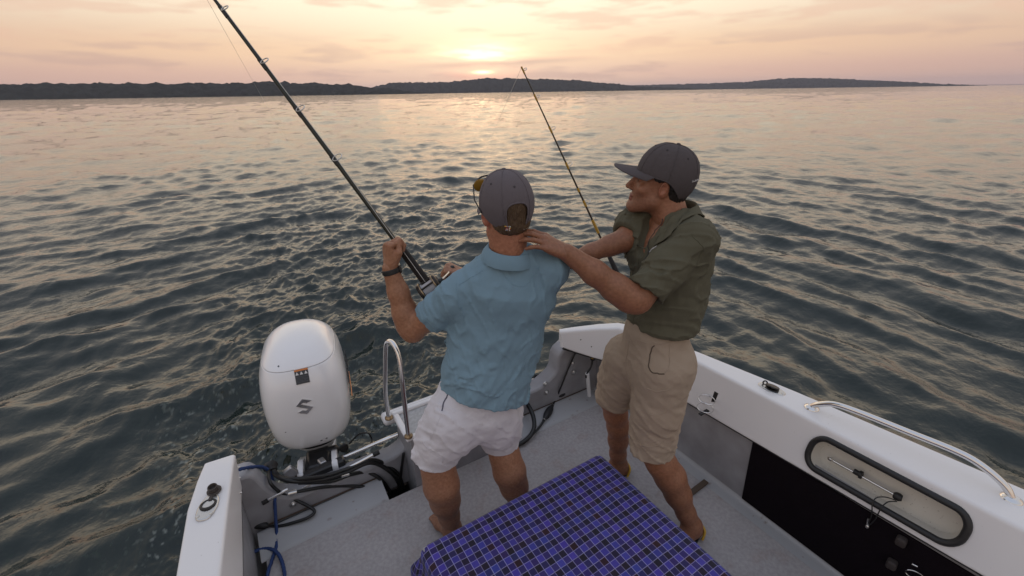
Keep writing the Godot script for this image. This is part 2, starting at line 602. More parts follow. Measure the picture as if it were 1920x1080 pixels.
func speck_tex(n: int, sd: int, base: Color, dirt: Color, count: int, most: int) -> ImageTexture:    # small specks and scuffs of dirt
	var im := Image.create(n, n, false, Image.FORMAT_RGB8)
	im.fill(base)
	var rng := RandomNumberGenerator.new()
	rng.seed = sd
	for k in count:
		var x := rng.randi_range(4, n - 9)
		var y := rng.randi_range(4, n - 9)
		var r := rng.randf_range(0.6, most)
		var len_x := rng.randf_range(0.6, 2.0)
		for dy in range(-4, 5):
			for dx in range(-7, 8):
				var q := Vector2(dx / len_x, dy).length() / r
				if q < 1.0 and x + dx >= 0 and x + dx < n and y + dy >= 0 and y + dy < n:
					im.set_pixel(x + dx, y + dy, im.get_pixel(x + dx, y + dy).lerp(dirt, (1.0 - q) * rng.randf_range(0.2, 0.9)))
	return ImageTexture.create_from_image(im)

# ---------------------------------------------------------------- the boat
func bend(a: Vector3, corner: Vector3, b: Vector3, n: int) -> Array:
	var out := []
	for k in n + 1:
		var t := float(k) / n
		out.append(a.lerp(corner, t).lerp(corner.lerp(b, t), t))
	return out

# one cross-section of a gunwale: from the lip under the inner face, over the top, down the outside
func gunwale_ring(low: Vector3, fold: Vector3, outer: Vector3, side: Vector3) -> PackedVector3Array:
	var r := 0.016
	var up := (fold - low).normalized()
	var over := (outer - fold).normalized()
	var ring := PackedVector3Array()
	ring.append(low + side * 0.03 + Vector3(0, 0.004, 0))
	ring.append(low + side * 0.004)
	ring.append(low + up * 0.005)
	ring.append(low + up * 0.012)
	ring.append(fold - up * (r + 0.012))
	for p in bend(fold - up * r, fold, fold + over * r, 6): ring.append(p)
	ring.append(fold + over * (r + 0.01))
	ring.append(outer - over * 0.02)
	for p in bend(outer - over * 0.013, outer, outer + Vector3(0, -0.013, 0), 4): ring.append(p)
	ring.append(outer + Vector3(0, -0.03, 0))
	ring.append(outer + Vector3(0, -0.09, 0))
	ring.append(outer - side * 0.012 + Vector3(0, -0.10, 0))
	ring.append(outer - side * 0.014 + Vector3(0, -0.11, 0))
	return ring

func extrude(mb: MB, poly: Array, z0: float, z1: float, bev: float) -> void:    # x-y outline, pushed from z0 to z1, with chamfered edges
	var n := poly.size()
	var inn := []
	var area := 0.0
	for k in n: area += (poly[k] as Vector2).cross(poly[(k + 1) % n])
	var sgn := signf(area)
	for k in n:
		var a: Vector2 = poly[(k - 1 + n) % n]
		var p: Vector2 = poly[k]
		var b: Vector2 = poly[(k + 1) % n]
		var d := ((p - a).normalized() + (b - p).normalized()).normalized()
		inn.append(p + Vector2(-d.y, d.x) * sgn * bev)
	var list := []
	var dz := signf(z1 - z0)
	for q in [[z0, 1.0], [z0 + dz * bev * 0.3, 0.3], [z0 + dz * bev, 0.0], [z1 - dz * bev, 0.0], [z1 - dz * bev * 0.3, 0.3], [z1, 1.0]]:
		var ring := PackedVector3Array()
		for k in n:
			var p: Vector2 = (poly[k] as Vector2).lerp(inn[k], q[1])
			ring.append(Vector3(p.x, p.y, q[0]))
		list.append(ring)
	mb.rings(list, true)
	var tri := Geometry2D.triangulate_polygon(PackedVector2Array(inn))
	for z in [z0, z1]:
		var s := mb.v.size()
		for p in inn: mb.add(Vector3(p.x, p.y, z))
		var k := 0
		while k < tri.size():
			mb.tri(s + tri[k], s + tri[k + 1], s + tri[k + 2])
			k += 3

func plate(mb: MB, pts: Array, thick: Vector3) -> void:     # flat polygon with thickness
	var n := pts.size()
	var lower := []
	for p in pts: lower.append(p + thick)
	mb.flat(pts)
	lower.reverse()
	mb.flat(lower)
	lower.reverse()
	for k in n:
		mb.flat([pts[k], lower[k], lower[(k + 1) % n], pts[(k + 1) % n]])

func bolt(parent: Node3D, at: Vector3, axis: Vector3, r := 0.012, m: Material = null) -> void:
	var mb := MB.new()
	mb.lathe([[-0.004, r], [0.0015, r], [0.003, r * 0.9], [0.003, r * 0.62], [0.008, r * 0.56], [0.0095, r * 0.42]], at, axis.normalized(), 14)
	build("bolt", mb, m if m else M.steel, parent)

func make_boat() -> void:
	var boat := thing("fishing_boat", "small white fishing boat with grey cockpit seen towards its stern", "boat")
	# --- floor
	var mb := MB.new()
	plate(mb, [Vector3(-0.25, 0, 1.5), Vector3(-0.25, 0, -1.80), Vector3(0.475, 0, -1.80), Vector3(1.80, 0, -1.80), Vector3(1.80, 0, 1.5)], Vector3(0, -0.05, 0))
	tag(build("deck", mb, M.deck, boat), "worn grey non-slip deck with brownish stains")
	mb = MB.new()
	mb.flat([Vector3(1.795, -0.006, 1.5), Vector3(1.795, -0.006, -1.96), Vector3(1.86, -0.006, -1.96), Vector3(1.86, -0.006, 1.5)])
	var fil := []
	for z in [1.5, -1.96]:
		var ring := PackedVector3Array()
		for p in bend(Vector3(1.855, -0.006, z), Vector3(1.882, -0.006, z), Vector3(1.882, 0.025, z), 5): ring.append(p)
		fil.append(ring)
	mb.rings(fil, false)
	build("waterway", mb, M.ramp, boat)
	for seg in [[-0.27, 0.33], [1.02, 1.80]]:
		mb = MB.new()
		var list := []
		for x in [seg[0], seg[1]]:
			var ring := PackedVector3Array()
			for q in [Vector2(-1.795, -0.004), Vector2(-1.80, 0.004), Vector2(-1.812, 0.009), Vector2(-1.83, 0.012), Vector2(-1.93, 0.03), Vector2(-1.945, 0.031), Vector2(-1.952, 0.022)]:
				ring.append(Vector3(x, q.y, q.x + (0.02 if x < 0.0 else 0.0)))
			list.append(ring)
		mb.rings(list, false)
		build("ramp", mb, M.ramp, boat)
	# pit that takes the hoses
	mb = MB.new()
	mb.flat([Vector3(0.33, -0.16, -1.80), Vector3(0.33, -0.16, -2.0), Vector3(0.485, -0.16, -2.0), Vector3(0.485, -0.16, -1.80)])
	mb.flat([Vector3(0.33, 0.03, -1.952), Vector3(0.33, 0.0, -1.803), Vector3(0.33, -0.16, -1.803), Vector3(0.33, -0.16, -1.952)])
	mb.flat([Vector3(0.33, -0.16, -1.801), Vector3(0.485, -0.16, -1.801), Vector3(0.485, -0.002, -1.801), Vector3(0.33, -0.002, -1.801)])
	build("hose_pit", mb, M.rubber, boat)
	# --- transom with its cut-outs
	mb = MB.new()
	var top := [Vector2(-0.30, -0.1), Vector2(-0.30, 0.345), Vector2(-0.285, 0.36), Vector2(-0.245, 0.36), Vector2(-0.222, 0.35), Vector2(-0.205, 0.325), Vector2(-0.188, 0.265), Vector2(-0.168, 0.215), Vector2(-0.14, 0.17), Vector2(-0.10, 0.138), Vector2(-0.05, 0.125), Vector2(0.1, 0.12), Vector2(0.42, 0.12), Vector2(0.47, 0.14), Vector2(0.52, 0.2), Vector2(0.75, 0.215), Vector2(1.1, 0.20), Vector2(1.36, 0.19), Vector2(1.42, 0.20), Vector2(1.475, 0.225), Vector2(1.515, 0.25), Vector2(1.533, 0.28), Vector2(1.538, 0.33), Vector2(1.545, 0.375), Vector2(1.565, 0.405), Vector2(1.60, 0.425), Vector2(1.63, 0.44), Vector2(1.66, 0.45), Vector2(1.70, 0.46), Vector2(1.86, 0.47), Vector2(1.89, 0.45), Vector2(1.89, -0.1)]
	extrude(mb, top, -1.95, -2.06, 0.016)
	tag(build("transom", mb, M.grey, boat), "grey transom with low cut-outs for the motors")
	mb = MB.new()
	mb.tube([Vector3(-0.26, 0.032, -1.945), Vector3(0.33, 0.034, -1.946)], 0.004, 6)
	build("sealant_bead", mb, M.rust, boat)
	mb = MB.new()
	mb.tube([Vector3(1.02, 0.034, -1.946), Vector3(1.80, 0.034, -1.946)], 0.0035, 6)
	build("sealant_bead", mb, M.rust, boat)
	for q in [Vector3(1.658, 0.288, -1.945), Vector3(1.671, 0.216, -1.945), Vector3(1.437, 0.212, -1.945), Vector3(1.447, 0.14, -1.945), Vector3(-0.096, 0.091, -1.945)]:
		bolt(boat, q, Vector3(0, 0, 1), 0.017)
	# --- walls
	mb = MB.new()
	plate(mb, [Vector3(1.88, -0.01, 1.5), Vector3(1.88, -0.01, -1.96), Vector3(1.88, 0.42, -1.96), Vector3(1.88, 0.46, 1.5)], Vector3(0.02, 0, 0))
	tag(build("side_wall", mb, M.grey, boat), "plain grey cockpit side under the coaming")
	mb = MB.new()
	plate(mb, [Vector3(-0.29, -0.01, 1.5), Vector3(-0.29, -0.01, -1.96), Vector3(-0.29, 0.42, -1.96), Vector3(-0.29, 0.46, 1.5)], Vector3(-0.02, 0, 0))
	build("side_wall", mb, M.grey, boat)
	mb = MB.new()
	plate(mb, [Vector3(1.874, 0.012, 1.5), Vector3(1.874, 0.012, -0.818), Vector3(1.874, 0.375, -0.835), Vector3(1.874, 0.45, 1.5)], Vector3(0.005, 0, 0))
	tag(build("carpet_panel", mb, M.carpet, boat), "black carpet lining on the cockpit side")
	# --- right-hand gunwale, bow to stern, then turning in across the quarter
	var low := [Vector3(1.88, 0.49, 1.5), Vector3(1.865, 0.452, 0.5), Vector3(1.86, 0.430, 0.0), Vector3(1.86, 0.427, -0.05), Vector3(1.86, 0.395, -0.66), Vector3(1.86, 0.388, -0.8), Vector3(1.86, 0.364, -1.27), Vector3(1.855, 0.355, -1.50), Vector3(1.84, 0.352, -1.655), Vector3(1.80, 0.36, -1.735), Vector3(1.70, 0.395, -1.80), Vector3(1.60, 0.44, -1.865), Vector3(1.545, 0.468, -1.90)]
	var fold := [Vector3(1.98, 0.69, 1.5), Vector3(1.94, 0.648, 0.5), Vector3(1.925, 0.635, 0.0), Vector3(1.9245, 0.634, -0.05), Vector3(1.922, 0.618, -0.66), Vector3(1.921, 0.615, -0.8), Vector3(1.92, 0.600, -1.27), Vector3(1.915, 0.592, -1.50), Vector3(1.90, 0.588, -1.665), Vector3(1.85, 0.586, -1.755), Vector3(1.74, 0.583, -1.825), Vector3(1.60, 0.58, -1.893), Vector3(1.525, 0.578, -1.93)]
	var outer := [Vector3(2.42, 0.685, 1.5), Vector3(2.26, 0.645, 0.5), Vector3(2.17, 0.63, 0.0), Vector3(2.162, 0.629, -0.05), Vector3(2.105, 0.613, -0.66), Vector3(2.09, 0.610, -0.8), Vector3(2.025, 0.597, -1.27), Vector3(1.99, 0.590, -1.50), Vector3(1.965, 0.586, -1.72), Vector3(1.91, 0.584, -1.815), Vector3(1.80, 0.582, -1.872), Vector3(1.65, 0.58, -1.93), Vector3(1.55, 0.577, -1.965)]
	var side := []
	for k in low.size():
		var d: Vector3 = fold[k] - low[k]
		d.y = 0
		side.append(d.normalized())
	mb = MB.new()
	var over := []
	var face_a := []
	var face_b := []
	for k in low.size():
		var ring := gunwale_ring(low[k], fold[k], outer[k], side[k])
		over.append(ring.slice(4))
		if k <= 3: face_a.append(ring.slice(0, 5))
		if k >= 4: face_b.append(ring.slice(0, 5))
	mb.rings(over, false)
	mb.rings(face_a, false)
	mb.rings(face_b, false)
	var last: PackedVector3Array = gunwale_ring(low[-1], fold[-1], outer[-1], side[-1])
	mb._cap(last, true)
	# the stretch with the recessed pocket: a ring of faces between its rectangle and the rounded opening
	var r0 := gunwale_ring(low[3], fold[3], outer[3], side[3])
	var r1 := gunwale_ring(low[4], fold[4], outer[4], side[4])
	var corner := [r0[3], r1[3], r1[4], r0[4]]      # low fore, low aft, high aft, high fore
	mb.rings([r0.slice(0, 4), r1.slice(0, 4)], false)
	var hole := []       # s: 0 fore .. 1 aft, t: 0 low .. 1 high
	var rim := []
	var on := func(s: float, t: float) -> Vector3:
		return (corner[0] as Vector3).lerp(corner[1], s).lerp((corner[3] as Vector3).lerp(corner[2], s), t)
	var s0 := 0.09
	var s1 := 0.905
	var t0 := 0.14
	var t1 := 0.91
	var rs := 0.085
	var rt := 0.33
	for q in [[s0 + rs, t0 + rt, PI], [s1 - rs, t0 + rt, PI * 1.5], [s1 - rs, t1 - rt, 0.0], [s0 + rs, t1 - rt, PI * 0.5]]:
		for k in 9:
			var a: float = q[2] + k / 8.0 * PI / 2
			hole.append(on.call(q[0] + cos(a) * rs, q[1] + sin(a) * rt))
			# where that direction meets the edge of the rectangle
			var d := Vector2(cos(a) * (0.5), sin(a) * 0.5)
			var c := Vector2(q[0], q[1]) + Vector2(cos(a) * rs, sin(a) * rt)
			var grow := 9.0
			if d.x > 0.001: grow = minf(grow, (1.0 - c.x) / d.x)
			if d.x < -0.001: grow = minf(grow, -c.x / d.x)
			if d.y > 0.001: grow = minf(grow, (1.0 - c.y) / d.y)
			if d.y < -0.001: grow = minf(grow, -c.y / d.y)
			c += d * grow
			rim.append(on.call(clampf(c.x, 0, 1), clampf(c.y, 0, 1)))
	var nn := hole.size()
	var hs := PackedVector3Array(hole)
	var rm := PackedVector3Array(rim)
	mb.rings([rm, hs], true)
	for q in [[0.0, 0.0], [1.0, 0.0], [1.0, 1.0], [0.0, 1.0]]:      # the four corners left over
		var best := []
		var cp: Vector3 = on.call(q[0], q[1])
		var prev := -1
		for k in nn:
			var a: Vector3 = rm[k]
			var b: Vector3 = rm[(k + 1) % nn]
			if (b - a).length() > 0.004 and absf((cp - a).normalized().cross((b - cp).normalized()).length()) > 0.3 and (a - cp).length() + (b - cp).length() < 0.45 and (a - cp).length() > 0.0005 and (b - cp).length() > 0.0005:
				mb.flat([a, cp, b])
	tag(build("gunwale", mb, M.white, boat), "glossy white gunwale and coaming with a recessed pocket")
	# outer hull below the gunwales
	mb = MB.new()
	for list in [[Vector3(2.42, 0, 1.5), Vector3(2.17, 0, 0), Vector3(2.09, 0, -0.8), Vector3(2.025, 0, -1.27), Vector3(1.98, 0, -1.7), Vector3(1.93, 0, -2.06)], [Vector3(-0.72, 0, 1.5), Vector3(-0.55, 0, 0), Vector3(-0.424, 0, -1.25), Vector3(-0.39, 0, -1.6), Vector3(-0.34, 0, -2.06)]]:
		var hull_rings := []
		for p in list:
			var inw := 1.0 if p.x < 0.5 else -1.0
			var hi: float = 0.54 if p.z > -1.75 else (0.45 if p.x > 0.5 else 0.34)
			hull_rings.append(PackedVector3Array([Vector3(p.x + inw * 0.014, hi, p.z), Vector3(p.x + inw * 0.05, -0.05, p.z), Vector3(p.x + inw * 0.25, -0.75, p.z)]))
		mb.rings(hull_rings, false)
	mb.flat([Vector3(-0.32, 0.0, -2.061), Vector3(1.9, 0.0, -2.061), Vector3(1.7, -0.75, -2.061), Vector3(-0.1, -0.75, -2.061)])
	build("hull", mb, M.hull, boat)
	# pocket box behind the opening
	var out_n: Vector3 = ((corner[3] as Vector3) - corner[0]).cross((corner[1] as Vector3) - corner[0]).normalized()
	if out_n.x < 0: out_n = -out_n
	mb = MB.new()
	var deep := PackedVector3Array()
	var mid := PackedVector3Array()
	for p in hs:
		mid.append(p + out_n * 0.05)
		deep.append(p + out_n * 0.075 + (Vector3(p.x, 0.525, -0.35) - p) * 0.05)
	mb.rings([hs, mid, deep], true, false, true)
	build("pocket_liner", mb, M.pocket, boat)
	mb = MB.new()
	var trim := []
	for p in hs:
		trim.append(p - out_n * 0.004 + (p - Vector3(p.x, 0.525, -0.35)).normalized() * 0.006)
	# flat rubber trim: an oval tube
	mb.tube(trim, 0.0125, 10, false, true)
	tag(build("pocket_trim", mb, M.rubber, boat), "black rubber edging round the pocket")
	mb = MB.new()
	var lip := []
	for k in low.size():
		if k >= 1: lip.append(low[k] + side[k] * 0.012 + Vector3(0, -0.002, 0))
	mb.tube(spline(lip, 4), 0.0085, 8)
	tag(build("rubber_lip", mb, M.rubber, boat), "black rubber lip under the coaming")
	for q in [Vector3(1.588, 0.565, -1.8), Vector3(1.651, 0.51, -1.77)]:
		mb = MB.new()
		mb.blob(q, Vector3(0.004, 0.004, 0.003))
		build("rivet", mb, M.rubber, boat)
	# --- left-hand gunwale
	var lo2 := [Vector3(-0.34, 0.49, 1.5), Vector3(-0.305, 0.43, 0.0), Vector3(-0.278, 0.40, -1.25), Vector3(-0.268, 0.395, -1.55), Vector3(-0.262, 0.395, -1.75), Vector3(-0.256, 0.40, -1.83)]
	var fo2 := [Vector3(-0.42, 0.69, 1.5), Vector3(-0.37, 0.635, 0.0), Vector3(-0.300, 0.60, -1.25), Vector3(-0.270, 0.597, -1.55), Vector3(-0.247, 0.595, -1.75), Vector3(-0.238, 0.593, -1.82)]
	var ou2 := [Vector3(-0.72, 0.68, 1.5), Vector3(-0.55, 0.63, 0.0), Vector3(-0.424, 0.597, -1.25), Vector3(-0.398, 0.594, -1.60), Vector3(-0.372, 0.592, -1.74), Vector3(-0.350, 0.590, -1.83)]
	mb = MB.new()
	var lst := []
	for k in lo2.size(): lst.append(gunwale_ring(lo2[k], fo2[k], ou2[k], Vector3(-1, 0, 0)))
	var tail: PackedVector3Array = lst[lst.size() - 1].duplicate()
	for k in tail.size(): tail[k] += Vector3(0, -0.006, -0.012) + (Vector3(-0.295, 0.5, tail[k].z) - tail[k]) * 0.06
	lst.append(tail)
	mb.rings(lst, false, false, true)
	tag(build("gunwale", mb, M.white, boat), "white gunwale with an open rod holder")
	mb = MB.new()
	var lip2 := []
	for p in lo2: lip2.append(p + Vector3(-0.008, -0.004, 0))
	mb.tube(spline(lip2, 4), 0.008, 8)
	build("rubber_lip", mb, M.rubber, boat)
	for q in [Vector3(-0.25, 0.489, -1.861), Vector3(-0.255, 0.466, -1.822), Vector3(-0.26, 0.438, -1.763)]:
		bolt(boat, q, Vector3(1, 0, 0), 0.006)
	# --- boarding step between the motors
	mb = MB.new()
	plate(mb, [Vector3(0.485, 0.32, -1.803), Vector3(1.02, 0.32, -1.803), Vector3(1.02, -0.02, -1.803), Vector3(0.485, -0.02, -1.803)], Vector3(0, 0, -0.03))
	plate(mb, [Vector3(0.485, 0.32, -1.835), Vector3(0.485, -0.16, -1.835), Vector3(0.485, -0.16, -2.05), Vector3(0.485, 0.32, -2.05)], Vector3(0.03, 0, 0))
	plate(mb, [Vector3(1.02, 0.32, -1.835), Vector3(1.02, -0.02, -1.835), Vector3(1.02, -0.02, -2.05), Vector3(1.02, 0.32, -2.05)], Vector3(-0.03, 0, 0))
	build("step_box", mb, M.grey, boat)
	mb = MB.new()
	for q in [[Vector3(0.752, 0.328, -1.815), Vector3(0.58, 0.024, 0.034)], [Vector3(0.752, 0.328, -2.045), Vector3(0.58, 0.024, 0.034)], [Vector3(0.479, 0.328, -1.93), Vector3(0.034, 0.024, 0.196)], [Vector3(1.025, 0.328, -1.93), Vector3(0.034, 0.024, 0.196)]]:
		mb.rbox(q[0], q[1], Basis.IDENTITY, 0.009)
	build("step_rim", mb, M.white, boat)
	mb = MB.new()
	mb.rbox(Vector3(0.752, 0.318, -1.93), Vector3(0.515, 0.012, 0.198), Basis.IDENTITY, 0.004)
	build("step_pad", mb, M.pad, boat)
	mb = MB.new()
	mb.rbox(Vector3(0.76, 0.27, -2.10), Vector3(0.68, 0.05, 0.09), Basis.IDENTITY, 0.02)
	build("swim_platform", mb, M.white, boat)
	var hoop := [Vector3(0.48, 0.34, -1.818), Vector3(0.488, 0.517, -1.84), Vector3(0.497, 0.678, -1.86), Vector3(0.503, 0.77, -1.885), Vector3(0.499, 0.816, -1.915), Vector3(0.493, 0.828, -1.95), Vector3(0.483, 0.816, -1.98), Vector3(0.473, 0.778, -1.995), Vector3(0.457, 0.66, -2), Vector3(0.439, 0.498, -2.005), Vector3(0.44, 0.33, -2.012)]
	mb = MB.new()
	mb.tube(spline(hoop, 5), 0.0118, 12)
	tag(build("hand_hoop", mb, M.chrome, boat), "upright stainless steel boarding hoop on the stern step")
	for q in [hoop[0], hoop[hoop.size() - 1]]:
		mb = MB.new()
		mb.lathe([[-0.004, 0.022], [0.004, 0.022], [0.008, 0.016], [0.014, 0.014]], Vector3(q.x, 0.341, q.z), Vector3.UP, 18)
		build("flange", mb, M.brass, boat)
	# --- grab rail on the gunwale
	var rail := [Vector3(2.012, 0.625, -0.69), Vector3(2.014, 0.652, -0.665), Vector3(2.02, 0.682, -0.615), Vector3(2.028, 0.695, -0.53), Vector3(2.042, 0.705, -0.36), Vector3(2.054, 0.712, -0.22), Vector3(2.058, 0.700, -0.15), Vector3(2.060, 0.668, -0.085), Vector3(2.060, 0.63, -0.055)]
	mb = MB.new()
	mb.tube(spline(rail, 6), 0.0125, 14)
	var rl := build("grab_rail", mb, M.chrome, boat)
	tag(rl, "polished steel grab rail on top of the gunwale")
	for q in [Vector3(2.012, 0.617, -0.69), Vector3(2.060, 0.630, -0.055)]:
		mb = MB.new()
		mb.lathe([[-0.003, 0.030], [0.003, 0.030], [0.006, 0.024], [0.012, 0.017]], q, Vector3.UP, 20)
		build("flange", mb, M.chrome, rl)
	rod_holder(boat, Vector3(-0.333, 0.597, -1.565), Vector3(0.30, 0, -1).normalized(), true)
	rod_holder(boat, Vector3(2.005, 0.6085, -0.87), Vector3(0.06, 0, 1).normalized(), false)
	# --- wire cup holder on the coaming
	var ch := Node3D.new()
	ch.name = "cup_holder"
	boat.add_child(ch)
	tag(ch, "two-ring wire cup holder screwed to the coaming")
	mb = MB.new()
	mb.rbox(Vector3(1.884, 0.452, -1.075), Vector3(0.008, 0.115, 0.024), Basis(Vector3(0, 0, 1), -0.22), 0.003)
	mb.rbox(Vector3(1.842, 0.398, -1.085), Vector3(0.085, 0.006, 0.02), Basis.IDENTITY, 0.002)
	build("bracket", mb, M.blackmetal, ch)
	for q in [0.478, 0.425]:
		var loop := []
		for k in 28:
			var a := TAU * k / 28
			loop.append(Vector3(1.838 + cos(a) * 0.040, q, -1.085 + sin(a) * 0.040))
		mb = MB.new()
		mb.tube(loop, 0.0028, 8, false, true)
		build("ring", mb, M.chrome, ch)
	# hinge bar on the floor
	mb = MB.new()
	mb.rbox(Vector3(1.745, 0.006, -0.985), Vector3(0.155, 0.012, 0.03), Basis(Vector3.UP, 0.05), 0.004)
	tag(build("floor_hinge", mb, M.rust, boat), "dark metal hinge strip let into the deck edge")
	# fittings on the dark lining
	for q in [Vector3(1.855, 0.369, -0.227), Vector3(1.855, 0.244, -0.223)]:
		mb = MB.new()
		mb.rbox(q, Vector3(0.034, 0.036, 0.032), Basis(Vector3.UP, 0.2), 0.008)
		tag(build("clip_block", mb, mat(lin(0.036, 0.028, 0.027), 0.75), boat), "dark brown clip block on the carpet lining")
	mb = MB.new()
	var rg := []
	var rc := Vector3(1.82, 0.297, -0.153)
	for k in 26:
		var a := TAU * k / 26
		rg.append(rc + Vector3(cos(a) * 0.02, sin(a) * 0.008, sin(a) * 0.026))
	mb.tube(rg, 0.0022, 8, false, true)
	build("wire_ring", mb, M.chrome, boat)
	mb = MB.new()
	mb.rbox(Vector3(1.85, 0.31, -0.167), Vector3(0.005, 0.006, 0.018), Basis(Vector3.UP, 0.3), 0.002)
	build("latch", mb, M.chrome, boat)
	mb = MB.new()
	mb.blob(Vector3(1.86, 0.334, -0.332), Vector3(0.007, 0.009, 0.007))
	mb.tube([Vector3(1.86, 0.334, -0.332), Vector3(1.862, 0.371, -0.339)], 0.004, 8)
	build("plug", mb, M.steel, boat)

func rod_holder(boat: Node3D, at: Vector3, along: Vector3, open: bool) -> void:
	var across := Vector3.UP.cross(along)
	var b := Basis(across, Vector3.UP, along)
	var rh := Node3D.new()
	rh.name = "rod_holder"
	boat.add_child(rh, true)
	tag(rh, "steel rod holder with its rubber cap flipped open" if open else "steel rod holder closed by a dark flap")
	var mb := MB.new()
	var list := []
	for q in [[0.0, 0.0], [0.004, 0.0], [0.0062, 0.003], [0.0065, 0.006]]:
		var ring := PackedVector3Array()
		for k in 36:
			var a := TAU * k / 36
			var e := 0.62
			var x: float = signf(cos(a)) * pow(absf(cos(a)), e) * (0.033 - q[1])
			var z: float = signf(sin(a)) * pow(absf(sin(a)), e) * ((0.056 if open else 0.062) - q[1])
			var pinch := 1.0 - 0.18 * absf(z) / 0.056
			ring.append(at + b * Vector3(x * pinch, q[0], z))
		list.append(ring)
	mb.rings(list, true, true, true)
	build("flange", mb, M.steel, rh)
	for s in ([Vector3(-0.022, 0.0066, -0.032), Vector3(0.020, 0.0066, -0.036)] if open else [Vector3(0.0, 0.0066, 0.051)]):
		mb = MB.new()
		mb.lathe([[-0.001, 0.0065], [0.001, 0.0065], [0.0018, 0.005], [0.0006, 0.003], [0.0004, 0.0]], at + b * s, Vector3.UP, 14)
		build("screw", mb, M.steel, rh)
	if open:
		mb = MB.new()
		mb.lathe([[0.004, 0.0275], [0.008, 0.0275], [0.0105, 0.025], [0.0105, 0.0195], [0.006, 0.0185], [-0.04, 0.018], [-0.06, 0.017], [-0.061, 0.0]], at + b * Vector3(0, 0, 0.010), (Vector3.UP + along * 0.12).normalized(), 26)
		build("socket", mb, M.rubber, rh)
		mb = MB.new()
		mb.rbox(at + b * Vector3(0, 0.009, 0.045), Vector3(0.012, 0.004, 0.036), b, 0.002)
		mb.lathe([[0.0, 0.024], [0.004, 0.024], [0.006, 0.021]], at + b * Vector3(0, 0.004, 0.075), Vector3.UP, 24)
		mb.lathe([[0.004, 0.0175], [0.024, 0.0165], [0.026, 0.0155], [0.026, 0.0125], [0.012, 0.012], [0.012, 0.0]], at + b * Vector3(0, 0.004, 0.075), (Vector3.UP + along * -0.15).normalized(), 24)
		build("cap", mb, mat(lin(0.05, 0.04, 0.036), 0.6), rh)
	else:
		mb = MB.new()
		mb.lathe([[0.004, 0.026], [0.008, 0.026], [0.009, 0.02], [0.006, 0.0]], at + b * Vector3(0, 0, 0.0), Vector3.UP, 24)
		build("socket", mb, M.rubber, rh)
		mb = MB.new()
		mb.lathe([[0.0, 0.030], [0.004, 0.030], [0.0055, 0.027]], at + b * Vector3(0.004, 0.014, 0.0), (Vector3.UP + b.x * 0.35).normalized(), 26)
		var lp := []
		for k in 16:
			var a := TAU * k / 16
			lp.append(at + b * Vector3(0.004 + cos(a) * 0.004, 0.016 + sin(a) * 0.011, -0.037 + cos(a) * 0.008))
		mb.tube(lp, 0.0035, 8, false, true)
		build("flap", mb, mat(lin(0.022, 0.022, 0.023), 0.35), rh)

# ---------------------------------------------------------------- outboard motors
# outline of the cowl: [height, half width, front z, back z, squareness]
const COWL := [[0.120, 0.150, 0.225, -0.24, 2.6], [0.145, 0.185, 0.262, -0.28, 2.9], [0.19, 0.203, 0.284, -0.32, 3.5], [0.28, 0.217, 0.296, -0.345, 3.8], [0.40, 0.222, 0.294, -0.355, 3.9], [0.50, 0.217, 0.283, -0.355, 3.7], [0.57, 0.205, 0.264, -0.35, 3.4], [0.625, 0.184, 0.232, -0.33, 3.1], [0.660, 0.156, 0.180, -0.30, 2.7], [0.683, 0.122, 0.125, -0.26, 2.6], [0.697, 0.083, 0.06, -0.21, 2.5], [0.704, 0.045, 0.0, -0.15, 2.3], [0.706, 0.010, -0.05, -0.09, 2.1]]
func cowl_at(y: float) -> Array:
	var k := 0
	while k < COWL.size() - 2 and y > COWL[k + 1][0]: k += 1
	var t: float = clampf((y - COWL[k][0]) / (COWL[k + 1][0] - COWL[k][0]), 0.0, 1.0)
	var out := []
	for q in range(1, 5):
		var p0: float = COWL[maxi(k - 1, 0)][q]
		var p3: float = COWL[mini(k + 2, COWL.size() - 1)][q]
		out.append(cubic_interpolate(COWL[k][q], COWL[k + 1][q], p0, p3, t))
	return out
func cowl_ring(y: float, inset: float, tilt := 0.0) -> PackedVector3Array:
	var ring := PackedVector3Array()
	for k in 72:
		var a := TAU * k / 72
		var yy := y + tilt * sin(a)
		var s := cowl_at(yy)
		var e: float = 2.0 / s[3]
		var l: float = (s[1] - s[2]) * 0.5 - inset
		var w: float = s[0] - inset
		ring.append(Vector3(signf(cos(a)) * pow(absf(cos(a)), e) * w, yy, (s[1] + s[2]) * 0.5 + signf(sin(a)) * pow(absf(sin(a)), e) * l))
	return ring
func cowl_front(x: float, y: float) -> Vector3:
	var s := cowl_at(y)
	var l: float = (s[1] - s[2]) * 0.5
	return Vector3(x, y, (s[1] + s[2]) * 0.5 + l * pow(maxf(0.0, 1.0 - pow(absf(x / s[0]), s[3])), 1.0 / s[3]))
func cowl_frame(x: float, y: float) -> Transform3D:
	var p := cowl_front(x, y)
	var ux := (cowl_front(x + 0.01, y) - cowl_front(x - 0.01, y)).normalized()
	var uy := (cowl_front(x, y + 0.01) - cowl_front(x, y - 0.01)).normalized()
	var n := ux.cross(uy).normalized()
	return Transform3D(Basis(ux, n.cross(ux), n), p)
